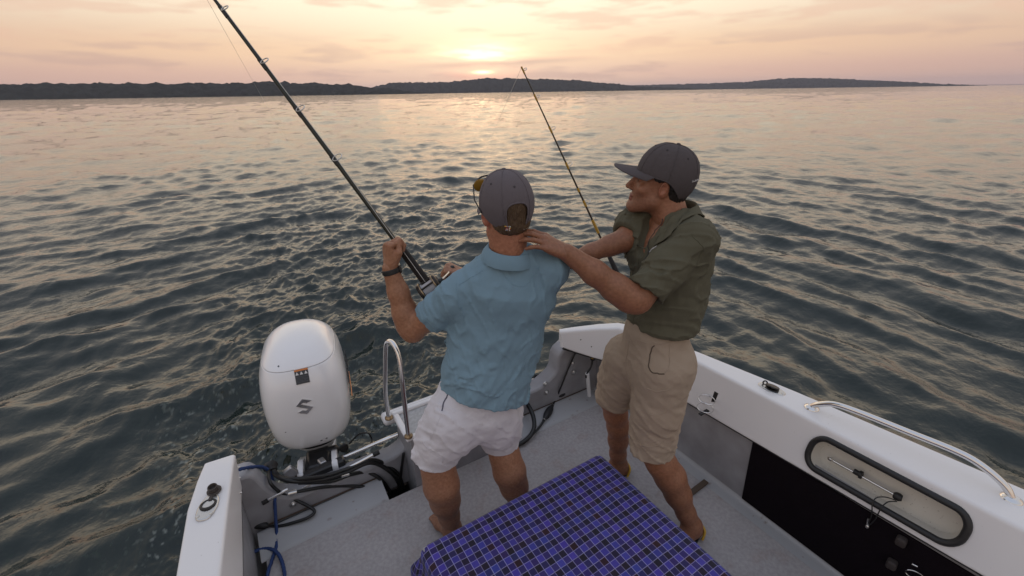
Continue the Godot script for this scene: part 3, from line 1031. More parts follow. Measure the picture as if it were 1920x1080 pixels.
func on_cowl(mb: MB, pts: Array, x0: float, y0: float, lift: float, k := 1.0) -> void:     # a thin flat shape that follows the cowl
	var top := []
	for p in pts:
		var f := cowl_frame(x0 + p.x * k, y0 + p.y * k)
		top.append(f.origin + f.basis.z * lift)
	var inn := []
	for p in pts:
		var f := cowl_frame(x0 + p.x * k, y0 + p.y * k)
		inn.append(f.origin - f.basis.z * 0.001)
	var tri := Geometry2D.triangulate_polygon(PackedVector2Array(pts))
	var s := mb.v.size()
	for p in top: mb.add(p)
	var q := 0
	while q < tri.size():
		mb.tri(s + tri[q], s + tri[q + 1], s + tri[q + 2])
		q += 3
	for e in pts.size():
		mb.flat([top[e], inn[e], inn[(e + 1) % pts.size()], top[(e + 1) % pts.size()]])

func make_motors() -> void:
	outboard(Vector3(0.108, 0.032, -2.45), -0.15, "white outboard motor in full view at the left of the stern", true)
	outboard(Vector3(1.425, 0.0, -2.45), -0.10, "second white outboard, mostly hidden behind the man in blue", false)

func outboard(at: Vector3, turn: float, label: String, front: bool) -> void:
	var o := thing("outboard_motor", label, "outboard motor", at)
	o.set_meta("group", "outboard motors on the stern")
	o.rotation.y = turn
	o.rotation.x = -0.03
	# cowl: lower shell, lid above the seam
	var seam := 0.618
	var mb := MB.new()
	var list := []
	list.append(cowl_ring(0.122, 0.012))
	for y in [0.122, 0.128, 0.138, 0.15, 0.17, 0.20, 0.24, 0.29, 0.34, 0.39, 0.44, 0.49, 0.53, 0.56, 0.59, 0.61, seam - 0.004, seam - 0.002]:
		list.append(cowl_ring(y, 0.0))
	list.append(cowl_ring(seam - 0.0012, 0.002))
	list.append(cowl_ring(seam - 0.001, 0.012))
	mb.rings(list, true, true, false)
	var cw := build("cowl", mb, M.cowl, o)
	mb = MB.new()
	list = []
	list.append(cowl_ring(seam + 0.001, 0.012))
	list.append(cowl_ring(seam + 0.0012, 0.002))
	for y in [seam + 0.002, seam + 0.004, 0.628, 0.638, 0.648, 0.658, 0.667, 0.675, 0.682, 0.688, 0.693, 0.697, 0.7005, 0.703, 0.7048, 0.706]:
		list.append(cowl_ring(y, 0.0))
	mb.rings(list, true, false, true)
	build("cowl_lid", mb, M.cowl, o)
	mb = MB.new()
	list = []
	for q in [[0.095, 0.03], [0.10, 0.012], [0.118, 0.012]]:
		list.append(cowl_ring(0.124, q[1]))
		for k in 72: list[list.size() - 1][k].y = q[0]
	mb.rings(list, true, true, false)
	build("cowl_gasket", mb, M.rubber, o)
	# pan under the cowl
	mb = MB.new()
	list = []
	for q in [[0.112, 0.012, 0.0], [0.09, 0.016, 0.0], [0.03, 0.05, 0.02], [-0.06, 0.085, 0.05], [-0.10, 0.10, 0.07]]:
		var ring := cowl_ring(0.124, q[1])
		for k in 72:
			ring[k].y = q[0]
			if ring[k].z > 0: ring[k].z -= q[2]
		list.append(ring)
	mb.rings(list, true, true, true)
	build("lower_pan", mb, M.cowl, o)
	mb = MB.new()
	list = []
	for q in [[-0.08, 0.085, 0.17], [-0.3, 0.07, 0.16], [-0.55, 0.05, 0.17], [-0.75, 0.045, 0.2]]:
		var ring := PackedVector3Array()
		for k in 24:
			var a := TAU * k / 24
			ring.append(Vector3(cos(a) * q[1], q[0], -0.08 + sin(a) * q[2]))
		list.append(ring)
	mb.rings(list, true, true, true)
	build("midsection", mb, M.cowl, o)
	# mouth of the pan with the dark works behind it
	mb = MB.new()
	mb.rbox(Vector3(0.035, 0.055, 0.225), Vector3(0.15, 0.052, 0.05), Basis.IDENTITY, 0.02)
	build("steering_recess", mb, M.rubber, o)
	mb = MB.new()
	mb.lathe([[0.0, 0.026], [0.006, 0.026], [0.008, 0.02]], Vector3(0.135, 0.07, 0.245), Vector3(0.2, 0, 1).normalized(), 20)
	build("rubber_plug", mb, M.rubber, o)
	# clamp brackets and swivel on the transom
	for s in [-1, 1]:
		mb = MB.new()
		extrude(mb, [Vector2(0.20, 0.03), Vector2(0.30, 0.09), Vector2(0.36, 0.09), Vector2(0.41, 0.10), Vector2(0.42, 0.06), Vector2(0.39, -0.02), Vector2(0.36, -0.30), Vector2(0.32, -0.30), Vector2(0.26, -0.10)], 0.0, 0.03, 0.005)
		for k in mb.v.size():
			var p: Vector3 = mb.v[k]
			mb.v[k] = Vector3(s * 0.085 + (p.z - 0.015), p.y + 0.02, p.x)
		build("clamp_bracket", mb, M.cowl, o)
	mb = MB.new()
	mb.rbox(Vector3(0, 0.02, 0.27), Vector3(0.13, 0.12, 0.16), Basis.IDENTITY, 0.02)
	build("swivel_block", mb, M.blackmetal, o)
	mb = MB.new()
	mb.rbox(Vector3(0.02, 0.075, 0.33), Vector3(0.035, 0.045, 0.05), Basis(Vector3.UP, 0.4), 0.008)
	build("tilt_lever", mb, M.aluminium, o)
	mb = MB.new()
	mb.tube([Vector3(-0.135, 0.045, 0.36), Vector3(0.14, 0.045, 0.36)], 0.016, 14)
	build("tilt_tube", mb, M.blackmetal, o)
	mb = MB.new()
	mb.tube([Vector3(0.03, 0.06, 0.38), Vector3(0.085, 0.072, 0.40)], 0.011, 12)
	build("link_arm", mb, M.aluminium, o)
	if front:
		front_marks(o)
	side_name(o)

func front_marks(o: Node3D) -> void:
	# raised double-hooked emblem, in two halves that mirror each other
	var sc := 0.038
	var x0 := -0.004
	var y0 := 0.430
	var half := [Vector2(-0.10, 1.02), Vector2(1.0, 0.52), Vector2(0.33, 0.30), Vector2(-0.05, 0.48), Vector2(-0.42, 0.30), Vector2(0.62, -0.24), Vector2(0.18, -0.44), Vector2(-1.02, 0.16)]
	var mb := MB.new()
	on_cowl(mb, half, x0, y0 + 0.006, 0.006, sc)
	var other := []
	for p in half: other.append(-p)
	on_cowl(mb, other, x0, y0 - 0.006, 0.006, sc)
	build("emblem", mb, M.chrome, o)
	# warning plate: dark ground, red strip, three pale triangles, rows of small print
	mb = MB.new()
	var px := 0.012
	var py := 0.585
	on_cowl(mb, [Vector2(-0.032, -0.033), Vector2(0.032, -0.033), Vector2(0.032, 0.033), Vector2(-0.032, 0.033)], px, py, 0.004)
	var wp := build("warning_plate", mb, M.dark_decal, o)
	mb = MB.new()
	on_cowl(mb, [Vector2(-0.032, 0.026), Vector2(0.032, 0.026), Vector2(0.032, 0.033), Vector2(-0.032, 0.033)], px, py, 0.0048)
	build("red_strip", mb, M.orange, wp)
	for k in 3:
		mb = MB.new()
		var c := -0.021 + k * 0.021
		on_cowl(mb, [Vector2(c - 0.008, 0.010), Vector2(c + 0.008, 0.010), Vector2(c, 0.024)], px, py, 0.0048)
		build("warning_sign", mb, M.paper, wp)
	for k in 5:
		mb = MB.new()
		var yy := 0.001 - k * 0.006
		on_cowl(mb, [Vector2(-0.028, yy - 0.0008), Vector2(0.028 - 0.012 * (k % 2), yy - 0.0008), Vector2(0.028 - 0.012 * (k % 2), yy + 0.0008), Vector2(-0.028, yy + 0.0008)], px, py, 0.0048)
		build("print_line", mb, mat(lin(0.09, 0.10, 0.12), 0.5), wp)
	# chips in the paint
	for q in [[0.035, 0.185, 0.004], [0.062, 0.192, 0.0035], [-0.09, 0.64, 0.003], [-0.12, 0.30, 0.0025]]:
		mb = MB.new()
		var r: float = q[2]
		on_cowl(mb, [Vector2(-r * 1.6, -r * 0.4), Vector2(r, -r), Vector2(r * 1.8, r * 0.5), Vector2(0, r)], q[0], q[1], 0.0005)
		build("paint_chip", mb, M.dark_decal, o)

func side_name(o: Node3D) -> void:
	var font := SystemFont.new()
	font.font_names = PackedStringArray(["Droid Sans"])
	font.font_weight = 700
	var tm := TextMesh.new()
	tm.text = "SUZUKI"
	tm.font = font
	tm.font_size = 64
	tm.pixel_size = 0.0014
	tm.depth = 0.002
	var m := put("lettering", tm, M.dark_decal, o)
	m.transform = Transform3D(Basis(Vector3(0.02, 0.10, -0.99).normalized(), Vector3(-0.10, 0.99, 0.10).normalized(), Vector3(1, 0.1, 0).normalized()), Vector3(0.2285, 0.43, 0.0))
	var mb := MB.new()
	mb.tube([Vector3(0.2285, 0.36, 0.19), Vector3(0.2305, 0.33, 0.05), Vector3(0.2305, 0.32, -0.15)], 0.003, 6)
	build("stripe", mb, M.orange, o)

# ---------------------------------------------------------------- hoses, ropes and small gear
func hose(called: String, label: String, pts: Array, r: float, m: Material, parent: Node3D = null) -> Node3D:
	var mb := MB.new()
	mb.tube(spline(pts, 6), r, 10)
	var o := build(called, mb, m, parent if parent else self)
	if parent == null: tag(o, label, "hose")
	elif label: tag(o, label)
	return o

func rope(mb: MB, pts: Array, r: float, pitch := 0.02) -> void:      # three twisted strands
	var path := spline(pts, 14)
	var s := 0.0
	for k in 3:
		var strand := []
		s = 0.0
		var up := Vector3.ZERO
		for q in path.size():
			var a: Vector3 = path[maxi(q - 1, 0)]
			var b: Vector3 = path[mini(q + 1, path.size() - 1)]
			var d := (b - a).normalized()
			if q > 0: s += (path[q] - path[q - 1]).length()
			if up == Vector3.ZERO: up = d.cross(Vector3(0.3, 0.2, 0.9)).normalized()
			up = (up - d * up.dot(d)).normalized()
			var t := TAU * (s / pitch + k / 3.0)
			strand.append(path[q] + (up * cos(t) + d.cross(up) * sin(t)) * r * 0.52)
		mb.tube(strand, r * 0.55, 6)

func make_gear() -> void:
	# hose bundle of the left motor
	var hb := thing("hose_bundle", "black control hoses running from left motor to the pit beside the step", "hoses")
	hose("hose", "", [Vector3(-0.15, 0.24, -2.1), Vector3(-0.138, 0.211, -2.06), Vector3(-0.08, 0.226, -1.959), Vector3(0.044, 0.165, -1.955), Vector3(0.173, 0.149, -1.953), Vector3(0.283, 0.154, -1.951), Vector3(0.35, 0.096, -1.95), Vector3(0.409, -0.002, -1.93), Vector3(0.429, -0.154, -1.95), Vector3(0.405, -0.245, -1.95)], 0.0115, M.hose, hb)
	hose("hose", "", [Vector3(-0.144, 0.231, -2.09), Vector3(-0.125, 0.201, -2.05), Vector3(-0.062, 0.23, -1.959), Vector3(0.058, 0.181, -1.957), Vector3(0.186, 0.166, -1.955), Vector3(0.302, 0.164, -1.953), Vector3(0.377, 0.08, -1.96), Vector3(0.43, -0.01, -1.94), Vector3(0.449, -0.175, -1.96)], 0.010, M.hose, hb)
	hose("hose", "", [Vector3(-0.049, 0.201, -1.955), Vector3(0.09, 0.131, -1.955), Vector3(0.195, 0.122, -1.953), Vector3(0.276, 0.082, -1.96), Vector3(0.331, 0.023, -1.93), Vector3(0.367, -0.098, -1.93), Vector3(0.371, -0.192, -1.94)], 0.0105, M.hose, hb)
	hose("hose", "", [Vector3(-0.087, 0.157, -1.953), Vector3(0.036, 0.122, -1.951), Vector3(0.158, 0.063, -1.95), Vector3(0.281, -0.001, -1.92), Vector3(0.348, -0.078, -1.9), Vector3(0.382, -0.201, -1.92)], 0.0085, M.hose, hb)
	hose("hose", "", [Vector3(0.468, 0.149, -1.92), Vector3(0.442, 0.019, -1.93), Vector3(0.419, -0.097, -1.94), Vector3(0.401, -0.231, -1.96)], 0.008, M.hose, hb)
	var mb := MB.new()
	mb.tube([Vector3(-0.105, 0.162, -1.952), Vector3(-0.067, 0.158, -1.951)], 0.0125, 12)
	build("hose_fitting", mb, M.steel, hb)
	mb = MB.new()
	mb.tube([Vector3(0.144, 0.14, -1.952), Vector3(0.181, 0.135, -1.951)], 0.0125, 12)
	build("hose_fitting", mb, M.steel, hb)
	mb = MB.new()
	mb.rbox(Vector3(-0.023, 0.143, -1.97), Vector3(0.045, 0.016, 0.004), Basis(Vector3(0, 0, 1), 0.18), 0.002)
	build("cable_label", mb, M.paper, hb)
	mb = MB.new()
	mb.lathe([[-0.012, 0.03], [0.0, 0.034], [0.008, 0.034], [0.016, 0.026], [0.03, 0.024]], Vector3(-0.153, 0.233, -2.11), Vector3(0.1, -0.35, 0.9).normalized(), 22)
	build("grommet", mb, M.rubber, hb)
	# looping cable with its connector
	var ca := thing("battery_cable", "black cable looping over the ramp to a connector under left gunwale", "cable")
	hose("cable", "", [Vector3(-0.162, 0.234, -2.09), Vector3(-0.162, 0.262, -1.959), Vector3(-0.128, 0.159, -1.97), Vector3(-0.066, 0.091, -1.945), Vector3(-0.015, 0.05, -1.894), Vector3(-0.042, 0.04, -1.877), Vector3(-0.114, 0.035, -1.889), Vector3(-0.184, 0.03, -1.914), Vector3(-0.25, 0.03, -1.959)], 0.0078, M.hose, ca)
	mb = MB.new()
	var c0 := Vector3(-0.231, 0.035, -1.946)
	var c1 := Vector3(-0.308, 0.05, -1.987)
	var cd := (c1 - c0).normalized()
	var cl := (c1 - c0).length()
	mb.lathe([[-0.012, 0.008], [0.0, 0.016], [cl * 0.3, 0.019], [cl * 0.55, 0.019], [cl * 0.6, 0.013], [cl, 0.012]], c0, cd, 16)
	build("connector", mb, M.rubber, ca)
	# hydraulic steering gear
	var st := thing("steering_ram", "chrome steering rods lying across the motor well", "steering ram")
	mb = MB.new()
	mb.tube([Vector3(0.123, 0.118, -2.1), Vector3(0.481, 0.187, -2.04)], 0.0115, 14)
	build("rod", mb, M.chrome, st)
	mb = MB.new()
	mb.tube([Vector3(0.149, 0.159, -1.961), Vector3(0.324, 0.192, -1.955)], 0.0085, 14)
	build("rod", mb, M.chrome, st)
	mb = MB.new()
	mb.tube([Vector3(0.315, 0.189, -1.955), Vector3(0.35, 0.193, -1.955)], 0.0135, 14)
	build("rod_end", mb, M.rubber, st)
	mb = MB.new()
	mb.tube([Vector3(-0.197, 0.173, -1.951), Vector3(-0.1, 0.192, -1.951)], 0.008, 12)
	build("rod", mb, M.chrome, st)
	mb = MB.new()
	mb.tube([Vector3(-0.216, 0.171, -1.951), Vector3(-0.19, 0.176, -1.951)], 0.0125, 12)
	build("rod_end", mb, M.rubber, st)
	mb = MB.new()
	mb.rbox(Vector3(0.057, 0.128, -2.06), Vector3(0.26, 0.045, 0.05), Basis(Vector3(0, 0, 1), 0.06), 0.012)
	build("cylinder_body", mb, M.blackmetal, st)
	mb = MB.new()
	mb.rbox(Vector3(-0.074, 0.184, -2.07), Vector3(0.05, 0.06, 0.03), Basis(Vector3(0, 0, 1), 0.5), 0.006)
	build("bracket", mb, M.aluminium, st)
	# thin cable loop behind the right edge of the motor
	hose("cable_loop", "thin black cable looped behind left motor", [Vector3(0.239, 0.112, -2.2), Vector3(0.296, 0.151, -2.2), Vector3(0.346, 0.154, -2.18), Vector3(0.357, 0.113, -2.16), Vector3(0.333, 0.112, -2.12)], 0.005, M.hose)
	# blue rope
	mb = MB.new()
	rope(mb, [Vector3(-0.256, 0.423, -1.93), Vector3(-0.221, 0.357, -2), Vector3(-0.183, 0.285, -2.06), Vector3(-0.162, 0.228, -2.08), Vector3(-0.158, 0.178, -2.05), Vector3(-0.161, 0.174, -1.96), Vector3(-0.177, 0.1, -1.93), Vector3(-0.191, 0.02, -1.883), Vector3(-0.203, 0.012, -1.813), Vector3(-0.229, 0.01, -1.751), Vector3(-0.256, 0.01, -1.673), Vector3(-0.264, 0.01, -1.584), Vector3(-0.224, 0.01, -1.534), Vector3(-0.19, 0.01, -1.632), Vector3(-0.188, 0.01, -1.707), Vector3(-0.199, 0.022, -1.764), Vector3(-0.233, 0.012, -1.823), Vector3(-0.285, 0.012, -1.843), Vector3(-0.34, 0.012, -1.832), Vector3(-0.384, 0.012, -1.795)], 0.0085)
	var rp := build("mooring_rope", mb, triplanar(mat(lin(0.040, 0.085, 0.24), 0.8), 40.0))
	rp.material_override.albedo_texture = noise_tex(128, noise(0.1, 2, 77), Color(0.55, 0.6, 0.7), Color(1, 1, 1))
	tag(rp, "twisted blue rope tied to left motor and trailing onto the deck", "rope")
	# fuel line with its primer bulb, right of the man in blue
	var fl := thing("fuel_line", "black fuel hose with primer bulb lying on the right-hand ramp", "hose")
	hose("hose", "", [Vector3(1.683, 0.419, -1.93), Vector3(1.615, 0.276, -1.935), Vector3(1.554, 0.154, -1.93), Vector3(1.55, 0.045, -1.967), Vector3(1.483, 0.035, -1.925)], 0.0062, M.hose, fl)
	hose("hose", "", [Vector3(1.353, 0.03, -1.84), Vector3(1.277, 0.02, -1.802), Vector3(1.183, 0.02, -1.768), Vector3(1.107, 0.016, -1.758), Vector3(1.039, 0.016, -1.781)], 0.0072, M.hose, fl)
	mb = MB.new()
	var b0 := Vector3(1.346, 0.032, -1.836)
	var b1 := Vector3(1.493, 0.035, -1.932)
	var bd := (b1 - b0).normalized()
	var bl := (b1 - b0).length()
	mb.lathe([[0.0, 0.008], [bl * 0.12, 0.010], [bl * 0.2, 0.016], [bl * 0.35, 0.0235], [bl * 0.55, 0.025], [bl * 0.72, 0.021], [bl * 0.85, 0.012], [bl, 0.009]], b0, bd, 20)
	build("primer_bulb", mb, M.rubber, fl)
	for t in [0.05, 0.93]:
		mb = MB.new()
		mb.lathe([[-0.004, 0.0105], [0.004, 0.0105]], b0 + bd * bl * t, bd, 16)
		build("hose_clamp", mb, M.steel, fl)
	hose("coiled_hose", "thick black hose bent in a half loop behind the man in blue", [Vector3(1.252, 0.12, -2.062), Vector3(1.3, 0.11, -1.981), Vector3(1.287, 0.08, -1.871), Vector3(1.247, 0.045, -1.799), Vector3(1.169, 0.025, -1.76), Vector3(1.081, 0.02, -1.759), Vector3(0.992, 0.02, -1.795)], 0.0135, M.hose)
	mb = MB.new()
	mb.blob(Vector3(1.591, 0.06, -1.973), Vector3(0.045, 0.018, 0.03), Basis(Vector3.UP, 0.4), 10)
	build("cable_boot", mb, M.rubber, fl)
	hose("cable", "", [Vector3(1.575, 0.05, -1.964), Vector3(1.656, 0.045, -1.962), Vector3(1.76, 0.04, -1.961)], 0.007, M.hose, fl)
	# fuel filter and white canister in the corner
	var ff := thing("fuel_filter", "small amber fuel filter hung under the right quarter coaming", "fuel filter")
	var fp := Vector3(1.753, 0.375, -1.86)
	mb = MB.new()
	mb.lathe([[0.0, 0.019], [-0.022, 0.019], [-0.03, 0.014]], fp, Vector3.UP, 16)
	build("bowl", mb, M.amber, ff)
	mb = MB.new()
	mb.lathe([[-0.028, 0.015], [-0.04, 0.017], [-0.048, 0.008]], fp, Vector3.UP, 16)
	build("drain", mb, M.rubber, ff)
	mb = MB.new()
	mb.lathe([[0.0, 0.022], [0.016, 0.022], [0.02, 0.018]], fp, Vector3.UP, 16)
	build("head", mb, M.rubber, ff)
	hose("hose", "", [fp + Vector3(0, -0.045, 0), Vector3(1.733, 0.289, -1.85), Vector3(1.69, 0.252, -1.84), Vector3(1.688, 0.228, -1.84)], 0.0065, M.hose, ff)
	mb = MB.new()
	mb.tube([Vector3(1.695, 0.259, -1.84), Vector3(1.727, 0.067, -1.84)], [0.013, 0.013], 14)
	build("drain_tube", mb, M.hull, ff)
	# chrome pole lying in the pocket, with its clips and lead
	var pole := thing("pole_light", "slim chrome pole with black clips lying in the coaming pocket", "pole")
	mb = MB.new()
	mb.tube([Vector3(1.925, 0.483, -0.526), Vector3(1.925, 0.492, -0.3)], 0.0052, 12)
	build("pole", mb, M.chrome, pole)
	mb = MB.new()
	mb.tube([Vector3(1.925, 0.492, -0.449), Vector3(1.925, 0.492, -0.426)], 0.0115, 12)
	build("clip", mb, M.rubber, pole)
	mb = MB.new()
	mb.lathe([[-0.004, 0.017], [0.004, 0.017], [0.006, 0.012]], Vector3(1.925, 0.493, -0.424), Vector3(0, 0.15, 1).normalized(), 14)
	build("clip_collar", mb, M.rubber, pole)
	mb = MB.new()
	mb.lathe([[-0.014, 0.010], [-0.006, 0.016], [0.006, 0.016], [0.014, 0.011]], Vector3(1.92, 0.495, -0.297), Vector3(0.2, 0.1, 1).normalized(), 16)
	build("knuckle", mb, M.rubber, pole)
	mb = MB.new()
	mb.blob(Vector3(1.925, 0.482, -0.539), Vector3(0.006, 0.008, 0.01))
	build("end_cap", mb, M.steel, pole)
	hose("lead", "", [Vector3(1.91, 0.483, -0.295), Vector3(1.9, 0.478, -0.325), Vector3(1.875, 0.47, -0.344), Vector3(1.853, 0.452, -0.343), Vector3(1.848, 0.408, -0.332), Vector3(1.86, 0.349, -0.333)], 0.0022, M.hose, pole)
	hose("lead", "", [Vector3(1.91, 0.481, -0.291), Vector3(1.89, 0.473, -0.31), Vector3(1.86, 0.46, -0.316), Vector3(1.85, 0.437, -0.316), Vector3(1.852, 0.39, -0.318), Vector3(1.86, 0.345, -0.328)], 0.0022, M.hose, pole)

# ---------------------------------------------------------------- cloth-covered chest in the foreground
func check_tex(n: int) -> ImageTexture:     # woven check: 16 squares a side, pale pinstripes between them
	var warp_c := [Color(0.25, 0.22, 0.60), Color(0.10, 0.06, 0.20), Color(0.22, 0.24, 0.60), Color(0.13, 0.08, 0.26), Color(0.28, 0.20, 0.62), Color(0.07, 0.05, 0.13), Color(0.21, 0.19, 0.54), Color(0.12, 0.05, 0.18)]
	var weft_c := [Color(0.32, 0.29, 0.70), Color(0.06, 0.035, 0.14), Color(0.26, 0.24, 0.64), Color(0.09, 0.05, 0.24), Color(0.30, 0.26, 0.66), Color(0.11, 0.04, 0.13), Color(0.22, 0.26, 0.62), Color(0.07, 0.05, 0.18), Color(0.29, 0.24, 0.66), Color(0.05, 0.04, 0.12)]
	var im := Image.create(n, n, false, Image.FORMAT_RGB8)
	var squares := 42
	var s := n / float(squares)
	var rng := RandomNumberGenerator.new()
	rng.seed = 3
	var line := Color(0.74, 0.73, 0.88)
	for y in n:
		for x in n:
			var i := int(x / s)
			var j := int(y / s)
			var fx := x / s - i
			var fy := y / s - j
			var a: Color = warp_c[i % warp_c.size()]
			var b: Color = weft_c[j % weft_c.size()]
			var weave := 0.5 + 0.16 * (1.0 if (x + y) % 2 == 0 else -1.0)
			var c := a.lerp(b, weave)
			if (i % 2 == 1 and j % 2 == 1) and (i + 3 * j) % 7 == 0: c = c.lerp(Color(0.23, 0.03, 0.07), 0.55)
			if fx < 0.085: c = c.lerp(line, 0.72 if i % 2 == 0 else 0.62)
			elif fy < 0.085: c = c.lerp(line, 0.72 if j % 2 == 1 else 0.58)
			var k := rng.randf_range(0.92, 1.08)
			im.set_pixel(x, y, Color(c.r * k * 0.9, c.g * k * 0.9, c.b * k * 0.92))
	return ImageTexture.create_from_image(im)

func make_table() -> void:
	var x0 := 0.285
	var x1 := 1.172
	var z0 := -1.155
	var z1 := 0.15
	var top := 0.42
	var chest := thing("storage_chest", "low chest hidden under the checked cloth", "chest", Vector3(0.5 * (x0 + x1), 0, 0.5 * (z0 + z1)))
	var mb := MB.new()
	mb.rbox(Vector3(0, 0.21, 0), Vector3(x1 - x0 - 0.05, 0.40, z1 - z0 - 0.05), Basis.IDENTITY, 0.02)
	build("body", mb, M.grey, chest)
	mb = MB.new()
	mb.rbox(Vector3(0, 0.408, 0), Vector3(x1 - x0 - 0.02, 0.016, z1 - z0 - 0.02), Basis.IDENTITY, 0.006)
	build("lid", mb, M.grey, chest)
	# the cloth: a sheet that lies on the lid and hangs down all round
	var wr := noise(2.2, 3, 91)
	var fine := noise(7.0, 2, 92)
	mb = MB.new()
	var drop := 0.33
	var step := 0.0125
	var nx := int((x1 - x0 + 2 * drop) / step)
	var nz := int((z1 - z0 + 2 * drop) / step)
	var r := 0.028
	for j in nz + 1:
		for i in nx + 1:
			var u := x0 - drop + i * step
			var w := z0 - drop + j * step
			# how far past the edge, on each axis
			var ex := maxf(x0 + r - u, u - (x1 - r))
			var ez := maxf(z0 + r - w, w - (z1 - r))
			var p := Vector3(clampf(u, x0 + r, x1 - r), top, clampf(w, z0 + r, z1 - r))
			var cx := signf(u - 0.5 * (x0 + x1))
			var cz := signf(w - 0.5 * (z0 + z1))
			var over := 0.0
			var dir := Vector2.ZERO
			if ex > 0 and ez > 0:
				over = maxf(ex, ez) + 0.35 * minf(ex, ez)
				dir = Vector2(cx * ex, cz * ez).normalized()
				# at a corner the spare cloth folds outwards
				over = minf(over, maxf(ex, ez) * 1.12)
			elif ex > 0:
				over = ex
				dir = Vector2(cx, 0)
			elif ez > 0:
				over = ez
				dir = Vector2(0, cz)
			var bump := 0.010 * wr.get_noise_2d(u, w) + 0.0035 * fine.get_noise_2d(u, w * 0.6)
			if over > 0.0:
				var ang := minf(over / r, PI / 2)
				var hang := maxf(0.0, over - r * PI / 2)
				var fold := smooth(0.0, 0.2, hang) * (0.018 * sin((u * 1.1 + w) * 17.0 + 3.0 * wr.get_noise_2d(u * 0.6, w * 0.6)) + 0.018)
				if ex > 0 and ez > 0: fold += smooth(0.0, 0.12, hang) * 0.02 * (2.0 * minf(ex, ez) / maxf(maxf(ex, ez), 0.001))
				var outw := r * sin(ang) + fold
				p += Vector3(dir.x * outw, -r * (1.0 - cos(ang)) - hang, dir.y * outw)
			else:
				var inner := minf(minf(u - x0, x1 - u), minf(w - z0, z1 - w))
				p.y += maxf(bump, -0.002) * smooth(0.0, 0.1, inner) + 0.004
			p.y = maxf(p.y, 0.02)
			mb.add(p, Vector2(u, w))
	for j in nz:
		for i in nx:
			var a := j * (nx + 1) + i
			mb.quad(a, a + 1, a + nx + 2, a + nx + 1)
	var m := mat(Color.WHITE, 0.85)
	m.albedo_texture = check_tex(1344)
	m.uv1_scale = Vector3(1.0 / 1.092, 1.0 / 1.092, 1)
	m.texture_filter = BaseMaterial3D.TEXTURE_FILTER_LINEAR_WITH_MIPMAPS
	m.rim_enabled = true
	m.rim = 0.15
	m.rim_tint = 0.6
	var c := build("checked_cloth", mb, m)
	tag(c, "purple and blue checked cloth draped over the low chest", "tablecloth")

